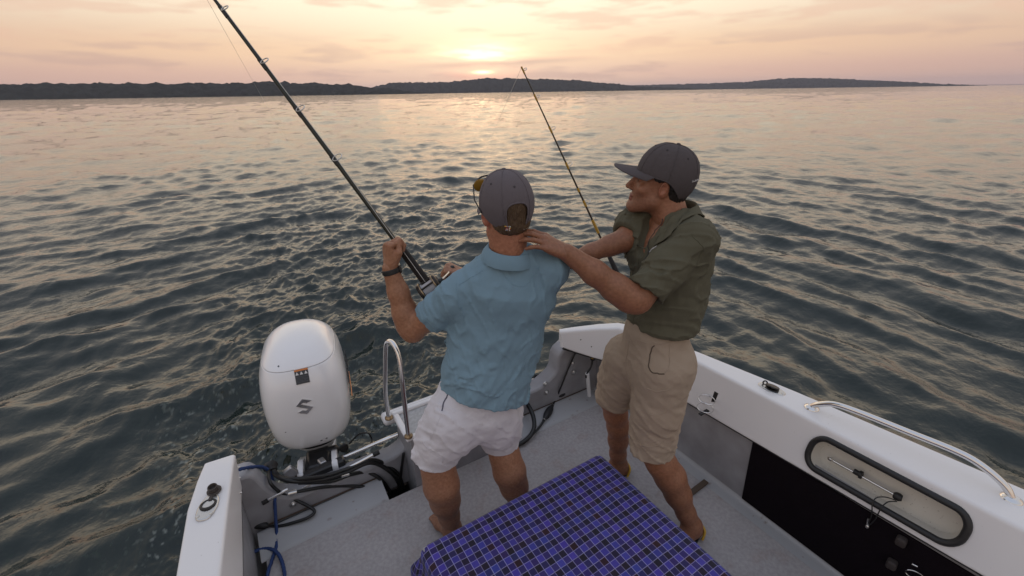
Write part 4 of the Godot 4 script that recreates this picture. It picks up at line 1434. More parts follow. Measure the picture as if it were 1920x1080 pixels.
# ---------------------------------------------------------------- smooth bodies: a distance field on a grid, meshed as surface nets
class Field:
	var o: Vector3
	var s: float
	var nx: int
	var ny: int
	var nz: int
	var f := PackedFloat32Array()
	func _init(lo: Vector3, hi: Vector3, cell: float) -> void:
		o = lo
		s = cell
		nx = int((hi.x - lo.x) / cell) + 2
		ny = int((hi.y - lo.y) / cell) + 2
		nz = int((hi.z - lo.z) / cell) + 2
		f.resize(nx * ny * nz)
		f.fill(1.0)
	func span(lo: Vector3, hi: Vector3) -> Array:
		return [clampi(int((lo.x - o.x) / s), 0, nx - 1), clampi(int((hi.x - o.x) / s) + 1, 0, nx - 1), clampi(int((lo.y - o.y) / s), 0, ny - 1), clampi(int((hi.y - o.y) / s) + 1, 0, ny - 1), clampi(int((lo.z - o.z) / s), 0, nz - 1), clampi(int((hi.z - o.z) / s) + 1, 0, nz - 1)]
	# tapered capsule; FLAT below 1 thins it along N; MODE 0 joins smoothly over K, 1 cuts away
	func cap(a: Vector3, b: Vector3, ra: float, rb: float, k := 0.02, n := Vector3.ZERO, flat := 1.0, mode := 0) -> void:
		var m := maxf(ra, rb) * maxf(1.0, flat) + k + s * 3.0
		var q := span(a.min(b) - Vector3.ONE * m, a.max(b) + Vector3.ONE * m)
		var ab := b - a
		var l2 := maxf(ab.length_squared(), 1e-9)
		var abx := ab.x
		var aby := ab.y
		var abz := ab.z
		var nnx := n.x
		var nny := n.y
		var nnz := n.z
		var fl := 1.0 / flat - 1.0
		if fl != 0.0:
			var c0 := ab.dot(n) * fl
			abx += nnx * c0; aby += nny * c0; abz += nnz * c0
			l2 = maxf(abx * abx + aby * aby + abz * abz, 1e-9)
		var dr := rb - ra
		for iz in range(q[4], q[5] + 1):
			var pz0 := o.z + iz * s - a.z
			for iy in range(q[2], q[3] + 1):
				var py0 := o.y + iy * s - a.y
				var id: int = (iz * ny + iy) * nx + q[0]
				var px0: float = o.x + q[0] * s - a.x
				for ix in range(q[0], q[1] + 1):
					var px := px0
					var py := py0
					var pz := pz0
					if fl != 0.0:
						var c := (px * nnx + py * nny + pz * nnz) * fl
						px += nnx * c; py += nny * c; pz += nnz * c
					var t := (px * abx + py * aby + pz * abz) / l2
					t = 0.0 if t < 0.0 else (1.0 if t > 1.0 else t)
					px -= abx * t; py -= aby * t; pz -= abz * t
					var d := sqrt(px * px + py * py + pz * pz) - ra - dr * t
					var e := f[id]
					if mode == 1:
						f[id] = e if e > -d else -d
					else:
						var h := k - (d - e if d > e else e - d)
						var mn := d if d < e else e
						f[id] = mn - h * h / (4.0 * k) if h > 0.0 else mn
					px0 += s
					id += 1
	func ell(c: Vector3, b: Basis, r: Vector3, k := 0.015, mode := 0) -> void:
		var m := maxf(r.x, maxf(r.y, r.z)) + k + s * 3.0
		var q := span(c - Vector3.ONE * m, c + Vector3.ONE * m)
		var t := b.transposed()
		var lim := r.x if r.x < r.y else r.y
		if r.z < lim: lim = r.z
		for iz in range(q[4], q[5] + 1):
			for iy in range(q[2], q[3] + 1):
				var id: int = (iz * ny + iy) * nx + q[0]
				for ix in range(q[0], q[1] + 1):
					var p := t * (Vector3(o.x + ix * s, o.y + iy * s, o.z + iz * s) - c) / r
					var k0 := p.length()
					var k1 := (p / r).length()
					var d := k0 * (k0 - 1.0) / k1 if k1 > 1e-6 else -lim
					var e := f[id]
					if mode == 1:
						f[id] = maxf(e, -d)
					else:
						var h := k - absf(d - e)
						f[id] = minf(d, e) - (h * h / (4.0 * k) if h > 0.0 else 0.0)
					id += 1
	func keep(c: Vector3, n: Vector3, near := 9.0) -> void:      # keep what lies behind the plane, within NEAR of its point
		var q := [0, nx - 1, 0, ny - 1, 0, nz - 1] if near > 5.0 else span(c - Vector3.ONE * near, c + Vector3.ONE * near)
		for iz in range(q[4], q[5] + 1):
			for iy in range(q[2], q[3] + 1):
				var id: int = (iz * ny + iy) * nx + q[0]
				for ix in range(q[0], q[1] + 1):
					var p := Vector3(o.x + ix * s - c.x, o.y + iy * s - c.y, o.z + iz * s - c.z)
					var d := p.dot(n)
					if d > f[id] and (near > 5.0 or p.length() < near): f[id] = d
					id += 1
	func ripple(fn: Callable, band := 0.03) -> void:     # adds fn(point) near the surface
		for iz in nz:
			for iy in ny:
				var id := (iz * ny + iy) * nx
				for ix in nx:
					var e := f[id]
					if e < band and e > -band: f[id] = e + fn.call(Vector3(o.x + ix * s, o.y + iy * s, o.z + iz * s))
					id += 1
	func at(p: Vector3) -> float:
		var g := (p - o) / s
		var ix := clampi(int(g.x), 0, nx - 2)
		var iy := clampi(int(g.y), 0, ny - 2)
		var iz := clampi(int(g.z), 0, nz - 2)
		var tx := clampf(g.x - ix, 0, 1)
		var ty := clampf(g.y - iy, 0, 1)
		var tz := clampf(g.z - iz, 0, 1)
		var k := (iz * ny + iy) * nx + ix
		var j := nx * ny
		var a := lerpf(lerpf(f[k], f[k + 1], tx), lerpf(f[k + nx], f[k + nx + 1], tx), ty)
		var b := lerpf(lerpf(f[k + j], f[k + j + 1], tx), lerpf(f[k + j + nx], f[k + j + nx + 1], tx), ty)
		return lerpf(a, b, tz)
	func normal(p: Vector3) -> Vector3:
		var h := s
		return Vector3(at(p + Vector3(h, 0, 0)) - at(p - Vector3(h, 0, 0)), at(p + Vector3(0, h, 0)) - at(p - Vector3(0, h, 0)), at(p + Vector3(0, 0, h)) - at(p - Vector3(0, 0, h))).normalized()
	func snap(p: Vector3, lift := 0.0) -> Vector3:       # the nearest point of the surface, raised by LIFT
		for k in 8: p -= normal(p) * clampf(at(p) - lift, -0.03, 0.03)
		return p
	func net(mb: MB) -> void:
		var which := {}
		var sx := nx * ny
		var lim := s * 3.2
		var off := [0, 1, nx, nx + 1, sx, sx + 1, sx + nx, sx + nx + 1]
		var edges := [[0, 1], [2, 3], [4, 5], [6, 7], [0, 2], [1, 3], [4, 6], [5, 7], [0, 4], [1, 5], [2, 6], [3, 7]]
		var cellv := PackedInt32Array()
		cellv.resize(nx * ny * nz)
		cellv.fill(-1)
		var g := PackedFloat32Array()
		g.resize(8)
		for iz in nz - 1:
			for iy in ny - 1:
				var id := (iz * ny + iy) * nx - 1
				for ix in nx - 1:
					id += 1
					var v0 := f[id]
					if v0 > lim or v0 < -lim: continue
					var inside := 0
					for c in 8:
						g[c] = f[id + off[c]]
						if g[c] < 0.0: inside += 1
					if inside == 0 or inside == 8: continue
					var sum := Vector3.ZERO
					var cnt := 0
					for e in edges:
						var a := g[e[0]]
						var b := g[e[1]]
						if (a < 0.0) != (b < 0.0):
							var t := a / (a - b)
							var pa := Vector3(e[0] & 1, (e[0] >> 1) & 1, e[0] >> 2)
							var pb := Vector3(e[1] & 1, (e[1] >> 1) & 1, e[1] >> 2)
							sum += pa.lerp(pb, t)
							cnt += 1
					var u := sum / cnt
					cellv[id] = mb.v.size()
					mb.v.append(o + (Vector3(ix, iy, iz) + u) * s)
					mb.n.append(Vector3(lerpf(lerpf(g[1] - g[0], g[3] - g[2], u.y), lerpf(g[5] - g[4], g[7] - g[6], u.y), u.z), lerpf(lerpf(g[2] - g[0], g[3] - g[1], u.x), lerpf(g[6] - g[4], g[7] - g[5], u.x), u.z), lerpf(lerpf(g[4] - g[0], g[5] - g[1], u.x), lerpf(g[6] - g[2], g[7] - g[3], u.x), u.y)).normalized())
		for iz in range(1, nz - 1):
			for iy in range(1, ny - 1):
				var id := (iz * ny + iy) * nx
				for ix in range(1, nx - 1):
					id += 1
					if cellv[id] < 0 and cellv[id - 1] < 0: continue
					var a := f[id] < 0.0
					if a != (f[id + 1] < 0.0): _face(mb, cellv[id], cellv[id - nx], cellv[id - nx - sx], cellv[id - sx], a)
					if a != (f[id + nx] < 0.0): _face(mb, cellv[id], cellv[id - sx], cellv[id - sx - 1], cellv[id - 1], a)
					if a != (f[id + sx] < 0.0): _face(mb, cellv[id], cellv[id - 1], cellv[id - 1 - nx], cellv[id - nx], a)
	func _face(mb: MB, a: int, b: int, c: int, d: int, flip: bool) -> void:
		if a < 0 or b < 0 or c < 0 or d < 0: return
		if flip: mb.quad(a, d, c, b)
		else: mb.quad(a, b, c, d)

func box_of(pts: Array, pad: float) -> Array:
	var lo: Vector3 = pts[0]
	var hi: Vector3 = pts[0]
	for p in pts:
		lo = lo.min(p)
		hi = hi.max(p)
	return [lo - Vector3.ONE * pad, hi + Vector3.ONE * pad]

func seam(fl: Field, pts: Array, r := 0.0016, lift := 0.0, step := 8) -> MB:     # a stitched line laid on the surface
	var path := []
	for p in spline(pts, step): path.append(fl.snap(p, lift))
	var mb := MB.new()
	mb.tube(path, r, 6)
	return mb

# ---------------------------------------------------------------- hands
# frame: origin at the wrist, y towards the fingers, z out of the back of the hand, x towards the thumb
func hand(fr: Transform3D, curl: Array, spread: float, thumb: Array, sc := 1.0) -> Field:
	var g := func(p: Vector3) -> Vector3: return fr.origin + fr.basis * (p * sc)
	var chains := []
	var base := [Vector3(0.030, 0.088, 0.0), Vector3(0.010, 0.092, 0.003), Vector3(-0.011, 0.087, 0.001), Vector3(-0.030, 0.078, -0.003)]
	var lens := [[0.043, 0.026, 0.021], [0.047, 0.030, 0.022], [0.044, 0.028, 0.022], [0.034, 0.021, 0.019]]
	var all := [g.call(Vector3(-0.05, -0.03, -0.03)), g.call(Vector3(0.06, 0.1, 0.03))]
	for k in 4:
		var pts := [g.call(base[k])]
		var ang := 0.0
		var sideways: float = spread * (1.5 - k) * 0.5
		var p: Vector3 = base[k]
		for j in 3:
			ang += curl[k][j]
			var d := Vector3(sin(sideways) * cos(ang), cos(ang) * cos(sideways), -sin(ang))
			p += d * lens[k][j]
			pts.append(g.call(p))
		chains.append(pts)
		all.append_array(pts)
	var tp := [g.call(Vector3(0.020, 0.022, -0.010))]
	for t in thumb:
		tp.append(g.call(t))
	all.append_array(tp)
	var bx := box_of(all, 0.022)
	var fl := Field.new(bx[0], bx[1], 0.0036)
	var r := sc
	# palm
	for k in 4:
		fl.cap(g.call(Vector3(0.016 - k * 0.010, 0.004, 0.0)), chains[k][0], 0.0155 * r, 0.0125 * r, 0.014, fr.basis.z, 0.86)
	fl.cap(g.call(Vector3(-0.016, 0.012, -0.006)), g.call(Vector3(-0.025, 0.06, -0.007)), 0.015 * r, 0.012 * r, 0.014)
	fl.cap(g.call(Vector3(0.0, -0.045, 0.0)), g.call(Vector3(0.0, 0.012, 0.0)), 0.027 * r, 0.026 * r, 0.016, fr.basis.z, 0.74)
	fl.cap(tp[0], tp[1], 0.019 * r, 0.0145 * r, 0.014)
	fl.cap(tp[1], tp[2], 0.0125 * r, 0.0108 * r, 0.006)
	fl.cap(tp[2], tp[3], 0.0110 * r, 0.0085 * r, 0.004)
	for k in 4:
		var w: float = [1.0, 1.03, 0.98, 0.86][k]
		for j in 3:
			fl.cap(chains[k][j], chains[k][j + 1], [0.0098, 0.0092, 0.0085][j] * w * r, [0.0090, 0.0082, 0.0068][j] * w * r, 0.0035 if j else 0.007)
	return fl

# ---------------------------------------------------------------- people
func limb(fl: Field, pts: Array, rad: Array, k := 0.02, grow := 0.0) -> void:
	for j in pts.size() - 1: fl.cap(pts[j], pts[j + 1], rad[j] + grow, rad[j + 1] + grow, k)

func paint(mb: MB, fn: Callable) -> void:
	mb.c.resize(mb.v.size())
	for k in mb.v.size(): mb.c[k] = fn.call(mb.v[k])

# head frame: origin between the ears, x to the person's left, y up, z out of the face
func head_frame(at: Vector3, az: float, pitch: float, roll := 0.0) -> Transform3D:
	var b := Basis(Vector3.UP, -deg_to_rad(az) + PI)      # z axis points to azimuth az
	b = b * Basis(Vector3.RIGHT, -deg_to_rad(pitch)) * Basis(Vector3.BACK, deg_to_rad(roll))
	return Transform3D(b, at)

func head_field(h: Transform3D, neck: Vector3) -> Field:
	var b := h.basis
	var g := func(x: float, y: float, z: float) -> Vector3: return h * Vector3(x, y, z)
	var bx := box_of([g.call(-0.1, 0.15, -0.12), g.call(0.1, -0.14, 0.13), g.call(0.1, 0.1, 0.13), g.call(-0.1, -0.12, -0.12), neck], 0.05)
	var fl := Field.new(bx[0], bx[1], 0.0042)
	fl.ell(g.call(0, 0.045, -0.012), b, Vector3(0.076, 0.092, 0.098), 0.02)
	fl.ell(g.call(0, -0.035, 0.030), b, Vector3(0.060, 0.080, 0.066), 0.035)
	fl.cap(g.call(0.052, -0.062, 0.012), g.call(0.016, -0.108, 0.072), 0.022, 0.020, 0.03)        # jaw
	fl.cap(g.call(-0.052, -0.062, 0.012), g.call(-0.016, -0.108, 0.072), 0.022, 0.020, 0.03)
	fl.ell(g.call(0, -0.104, 0.080), b, Vector3(0.022, 0.017, 0.016), 0.018)                      # chin
	fl.cap(g.call(0.030, 0.024, 0.078), g.call(-0.030, 0.024, 0.078), 0.014, 0.014, 0.02)        # brow
	fl.ell(g.call(0.045, -0.028, 0.062), b, Vector3(0.022, 0.018, 0.020), 0.02)                  # cheeks
	fl.ell(g.call(-0.045, -0.028, 0.062), b, Vector3(0.022, 0.018, 0.020), 0.02)
	fl.ell(g.call(0.031, 0.004, 0.092), b, Vector3(0.018, 0.011, 0.013), 0.01, 1)                # eye sockets
	fl.ell(g.call(-0.031, 0.004, 0.092), b, Vector3(0.018, 0.011, 0.013), 0.01, 1)
	fl.ell(g.call(0.031, 0.003, 0.078), b, Vector3(0.0125, 0.0115, 0.0125), 0.004)
	fl.ell(g.call(-0.031, 0.003, 0.078), b, Vector3(0.0125, 0.0115, 0.0125), 0.004)
	fl.cap(g.call(0, 0.012, 0.090), g.call(0, -0.036, 0.114), 0.0085, 0.0115, 0.012)             # nose
	fl.ell(g.call(0.010, -0.041, 0.101), b, Vector3(0.008, 0.007, 0.010), 0.006)
	fl.ell(g.call(-0.010, -0.041, 0.101), b, Vector3(0.008, 0.007, 0.010), 0.006)
	fl.ell(g.call(0, -0.066, 0.089), b, Vector3(0.023, 0.0065, 0.012), 0.007)                    # lips
	fl.ell(g.call(0, -0.078, 0.088), b, Vector3(0.020, 0.0070, 0.012), 0.006)
	fl.ell(g.call(0, -0.072, 0.104), b, Vector3(0.026, 0.0022, 0.010), 0.004, 1)
	# ears
	for sgn in [1.0, -1.0]:
		var eb := b * Basis(Vector3.UP, sgn * 0.42)
		fl.ell(g.call(sgn * 0.081, -0.002, -0.008), eb, Vector3(0.0085, 0.031, 0.019), 0.006)
		fl.ell(g.call(sgn * 0.090, 0.002, -0.004), eb, Vector3(0.0075, 0.019, 0.0105), 0.004, 1)
	# neck
	fl.cap(g.call(0, -0.03, -0.02), neck, 0.061, 0.066, 0.03)
	fl.cap(g.call(0.03, -0.05, -0.03), neck + b * Vector3(0.045, 0.0, 0.02), 0.026, 0.024, 0.02)
	fl.cap(g.call(-0.03, -0.05, -0.03), neck + b * Vector3(-0.045, 0.0, 0.02), 0.026, 0.024, 0.02)
	return fl

func hair_mesh(h: Transform3D, sd: int, low: float, nape: float) -> MB:
	var b := h.basis
	var g := func(x: float, y: float, z: float) -> Vector3: return h * Vector3(x, y, z)
	var bx := box_of([g.call(-0.1, 0.1, -0.12), g.call(0.1, -0.1, 0.06), g.call(0.1, 0.1, -0.12), g.call(-0.1, -0.1, 0.06), g.call(0.1, -0.1, -0.12), g.call(-0.1, 0.1, 0.06)], 0.012)
	var fl := Field.new(bx[0], bx[1], 0.0036)
	fl.ell(g.call(0, 0.043, -0.014), b, Vector3(0.0815, 0.097, 0.1035), 0.01)
	fl.ell(g.call(0, -0.028, -0.050), b, Vector3(0.062, 0.042, 0.050), 0.03)
	# hairline: in front of the ears, over them, and across the nape
	fl.keep(g.call(0, 0.0, 0.045), (b * Vector3(0, 0.25, 1)).normalized())
	fl.keep(g.call(0, nape, -0.06), (b * Vector3(0, -1, 0.22)).normalized())
	fl.ell(g.call(0.088, -0.012, 0.004), b, Vector3(0.03, 0.036, 0.026), 0.01, 1)
	fl.ell(g.call(-0.088, -0.012, 0.004), b, Vector3(0.03, 0.036, 0.026), 0.01, 1)
	fl.ell(g.call(0, low - 0.03, 0.055), b, Vector3(0.2, 0.055, 0.085), 0.01, 1)
	var st := noise(1.0, 3, sd)
	var inv := h.affine_inverse()
	fl.ripple(func(p: Vector3) -> float:
		var q := inv * p
		var a := atan2(q.x, -q.z)
		return 0.0032 * st.get_noise_2d(a * 16.0 + q.y * 9.0, q.y * 22.0) + 0.0022 * st.get_noise_2d(a * 40.0, q.y * 30.0 + 50.0), 0.02)
	var mb := MB.new()
	fl.net(mb)
	return mb

# baseball cap in head axes; OPEN leaves the arch over the strap at the back
func cap_parts(who: Node3D, h: Transform3D, m: Material, open: bool, front_y: float, side_y: float, back_y: float, hold: String) -> Node3D:
	var o := Node3D.new()
	o.name = "cap"
	who.add_child(o)
	tag(o, hold)
	var wob := noise(14.0, 2, 5)
	var c := Vector3(0, 0.040, -0.010)
	var R := Vector3(0.0900, 0.110, 0.1110)
	var at := func(a: float, t: float, off: float) -> Vector3:       # a round the head from the front, t from rim (0) to button (1)
		var f := (1.0 + cos(a)) * 0.5
		var ylow: float = (lerpf(back_y, side_y, smooth(0.0, 0.55, f)) if f < 0.55 else lerpf(side_y, front_y, smooth(0.55, 1.0, f))) - c.y
		var e := lerpf(asin(clampf(ylow / R.y, -0.95, 0.95)), PI / 2, t)
		var n := Vector3(sin(a) * cos(e), sin(e), cos(a) * cos(e))
		var flat_top := pow(maxf(cos(e), 0.0), 0.80) / maxf(cos(e), 0.001)
		var p := Vector3(n.x * flat_top, n.y, n.z * flat_top) * R
		p.x *= 1.0 + 0.05 * (1.0 - absf(p.y) / R.y)
		var ridge := cos(a * 6.0)        # six panels, slightly peaked between their seams
		p *= 1.0 - 0.007 * smooth(0.6, 1.0, ridge) * (1.0 - t * t) + 0.010 * wob.get_noise_3d(n.x, n.y, n.z)
		if f > 0.8: p.z += 0.004
		return c + p + n * off
	var na := 168
	var nt := 44
	var inside := func(a: float, t: float) -> bool:
		if not open: return false
		var x := wrapf(a - PI, -PI, PI) * 0.095
		var y := t * 0.17
		return absf(x) < 0.042 and y > 0.020 and y < 0.020 + 0.026 + 0.026 * pow(maxf(0.0, 1.0 - pow(absf(x) / 0.042, 2.6)), 0.45)
	var mb := MB.new()
	for shell in [0.0, -0.003]:
		var s0 := mb.v.size()
		for t in nt + 1:
			for k in na:
				mb.add(h * at.call(TAU * k / na, float(t) / nt, shell))
		for t in nt:
			for k in na:
				if inside.call(TAU * (k + 0.5) / na, (t + 0.5) / nt): continue
				var a := s0 + t * na + k
				var b := s0 + t * na + (k + 1) % na
				if shell == 0.0: mb.quad(a, a + na, b + na, b)
				else: mb.quad(a, b, b + na, a + na)
	build("crown", mb, m, o)
	for k in 6:
		mb = MB.new()
		var path := []
		for t in range(0, 41):
			if inside.call(TAU * (k + 0.5) / 6.0, t / 40.0 * 0.98) : continue
			path.append(h * at.call(TAU * (k + 0.5) / 6.0 if not (open and k == 99) else 0.0, t / 40.0 * 0.98, 0.0004))
		mb.tube(path, 0.0012, 6)
		build("panel_seam", mb, m, o)
	mb = MB.new()
	mb.blob(h * (c + Vector3(0, R.y + 0.001, 0)), Vector3(0.0085, 0.005, 0.0085), h.basis, 8)
	build("button", mb, m, o)
	for k in 6:
		mb = MB.new()
		var a := TAU * k / 6.0
		var ring := []
		var p: Vector3 = at.call(a, 0.62, 0.0005)
		var u: Vector3 = (at.call(a + 0.05, 0.62, 0.0005) - p).normalized()
		var w: Vector3 = (at.call(a, 0.65, 0.0005) - p).normalized()
		for q in 10: ring.append(h * (p + (u * cos(TAU * q / 10) + w * sin(TAU * q / 10)) * 0.0028))
		mb.tube(ring, 0.0009, 5, false, true)
		build("eyelet", mb, mat(lin(0.03, 0.028, 0.03), 0.8), o)
	# sweatband edge
	mb = MB.new()
	var rim := []
	for k in 72: rim.append(h * at.call(TAU * k / 72, 0.004, -0.0012))
	mb.tube(rim, 0.0022, 6, false, true)
	build("rim_binding", mb, m, o)
	if open:
		mb = MB.new()
		var arch := []
		for k in 25:
			var x := lerpf(-0.042, 0.042, k / 24.0)
			var y := 0.020 + 0.026 + 0.026 * pow(maxf(0.0, 1.0 - pow(absf(x) / 0.042, 2.6)), 0.45)
			arch.append(h * at.call(PI + x / 0.095, y / 0.17, 0.0005))
		arch.push_front(h * at.call(PI - 0.042 / 0.095, 0.020 / 0.17, 0.0005))
		arch.append(h * at.call(PI + 0.042 / 0.095, 0.020 / 0.17, 0.0005))
		mb.tube(arch, 0.0026, 7)
		build("arch_binding", mb, m, o)
		mb = MB.new()
		mb.rbox(h * at.call(PI + 0.55, 0.06, 0.002), Vector3(0.030, 0.016, 0.003), h.basis * Basis(Vector3.UP, 0.55), 0.001)
		build("strap_slide", mb, M.steel, o)
		# beaded patch at the end of the strap
		var rng := RandomNumberGenerator.new()
		rng.seed = 4
		var cols := [Color(0.8, 0.75, 0.65), Color(0.75, 0.45, 0.05), Color(0.35, 0.03, 0.03), Color(0.8, 0.78, 0.72), Color(0.03, 0.03, 0.05), Color(0.1, 0.18, 0.5)]
		mb = MB.new()
		for i in 6:
			for j in 6:
				var col: Color = cols[rng.randi() % cols.size()]
				var n0 := mb.v.size()
				mb.blob(h * at.call(PI - 0.42 + (i - 2.5) * 0.038, 0.085 + (j - 2.5) * 0.022, 0.004), Vector3.ONE * 0.0022, Basis.IDENTITY, 4)
				for q in mb.v.size() - n0: mb.c.append(col)
		var bm := mat(Color.WHITE, 0.4)
		bm.vertex_color_use_as_albedo = true
		var bp := build("beaded_patch", mb, bm, o)
		tag(bp, "small patch of coloured beads on the strap", "", "stuff")
	# brim
	mb = MB.new()
	var nb := 30
	var nd := 12
	var grid := []
	for shell in [0.0, -0.003]:
		for d in nd + 1:
			for k in nb + 1:
				var a := lerpf(-1.12, 1.12, float(k) / nb)
				var p0: Vector3 = at.call(a, 0.015, 0.0)
				var t := float(d) / nd
				var len_z := 0.086 * pow(maxf(0.0, 1.0 - pow(absf(a) / 1.16, 2.4)), 0.5)
				var p := p0 + Vector3(sin(a) * 0.004 * t, 0, len_z * t)
				p.y += -0.006 * t - 0.30 * p.x * p.x * 10.0 * 0.5 * t + shell
				mb.add(h * p)
	var row := nb + 1
	var sheet := (nd + 1) * row
	for d in nd:
		for k in nb:
			var a := d * row + k
			mb.quad(a, a + 1, a + row + 1, a + row)
			mb.quad(sheet + a, sheet + a + row, sheet + a + row + 1, sheet + a + 1)
	for k in nb:
		var a := nd * row + k
		mb.quad(a, a + 1, sheet + a + 1, sheet + a)
	build("brim", mb, m, o)
	return o

func cloth_mat(col: Color, weave: float, sheen: float, sd: int) -> StandardMaterial3D:
	var m := triplanar(mat(col, 0.88), weave)
	m.albedo_texture = noise_tex(256, noise(0.16, 3, sd), Color(0.86, 0.86, 0.86), Color(1, 1, 1))
	bumpy(m, noise_tex(256, noise(0.3, 2, sd + 1), Color(0, 0, 0), Color(1, 1, 1)), 0.06)
	m.metallic_specular = 0.25
	m.rim_enabled = true
	m.rim = sheen
	m.rim_tint = 0.7
	return m

func skin_mat(sd: int) -> StandardMaterial3D:
	var m := triplanar(mat(Color.WHITE, 0.52), 9.0)
	m.vertex_color_use_as_albedo = true
	m.albedo_texture = noise_tex(256, noise(0.03, 5, sd), Color(0.78, 0.74, 0.72), Color(1, 1, 1))
	bumpy(m, noise_tex(256, noise(0.2, 3, sd + 1), Color(0, 0, 0), Color(1, 1, 1)), 0.03)
	m.subsurf_scatter_enabled = true
	m.subsurf_scatter_strength = 0.08
	return m

func make_people() -> void:
	man_in_blue()
	man_in_olive()
	make_rods()

func foot(fl: Field, ankle: Vector3, dir: Vector3) -> void:
	dir = dir.normalized()
	var sd := Vector3.UP.cross(dir)
	var g := Vector3(ankle.x, 0.0, ankle.z)
	fl.cap(ankle, g + Vector3(0, 0.035, 0) - dir * 0.035, 0.040, 0.034, 0.03)
	fl.cap(g + Vector3(0, 0.03, 0) - dir * 0.035, g + dir * 0.09 + Vector3(0, 0.026, 0), 0.032, 0.028, 0.02)
	fl.cap(ankle + Vector3(0, -0.01, 0), g + dir * 0.10 + Vector3(0, 0.028, 0), 0.036, 0.030, 0.03)
	fl.cap(g + dir * 0.10 + sd * 0.022 + Vector3(0, 0.02, 0), g + dir * 0.11 - sd * 0.026 + Vector3(0, 0.018, 0), 0.022, 0.020, 0.02)
	for k in 5:
		var s := 0.030 - k * 0.0155
		var l: float = [0.165, 0.170, 0.163, 0.153, 0.140][k]
		fl.cap(g + dir * 0.11 + sd * s + Vector3(0, 0.018, 0), g + dir * l + sd * s * 1.05 + Vector3(0, 0.012, 0), 0.013 if k == 0 else 0.0105, 0.0115 if k == 0 else 0.009, 0.008)

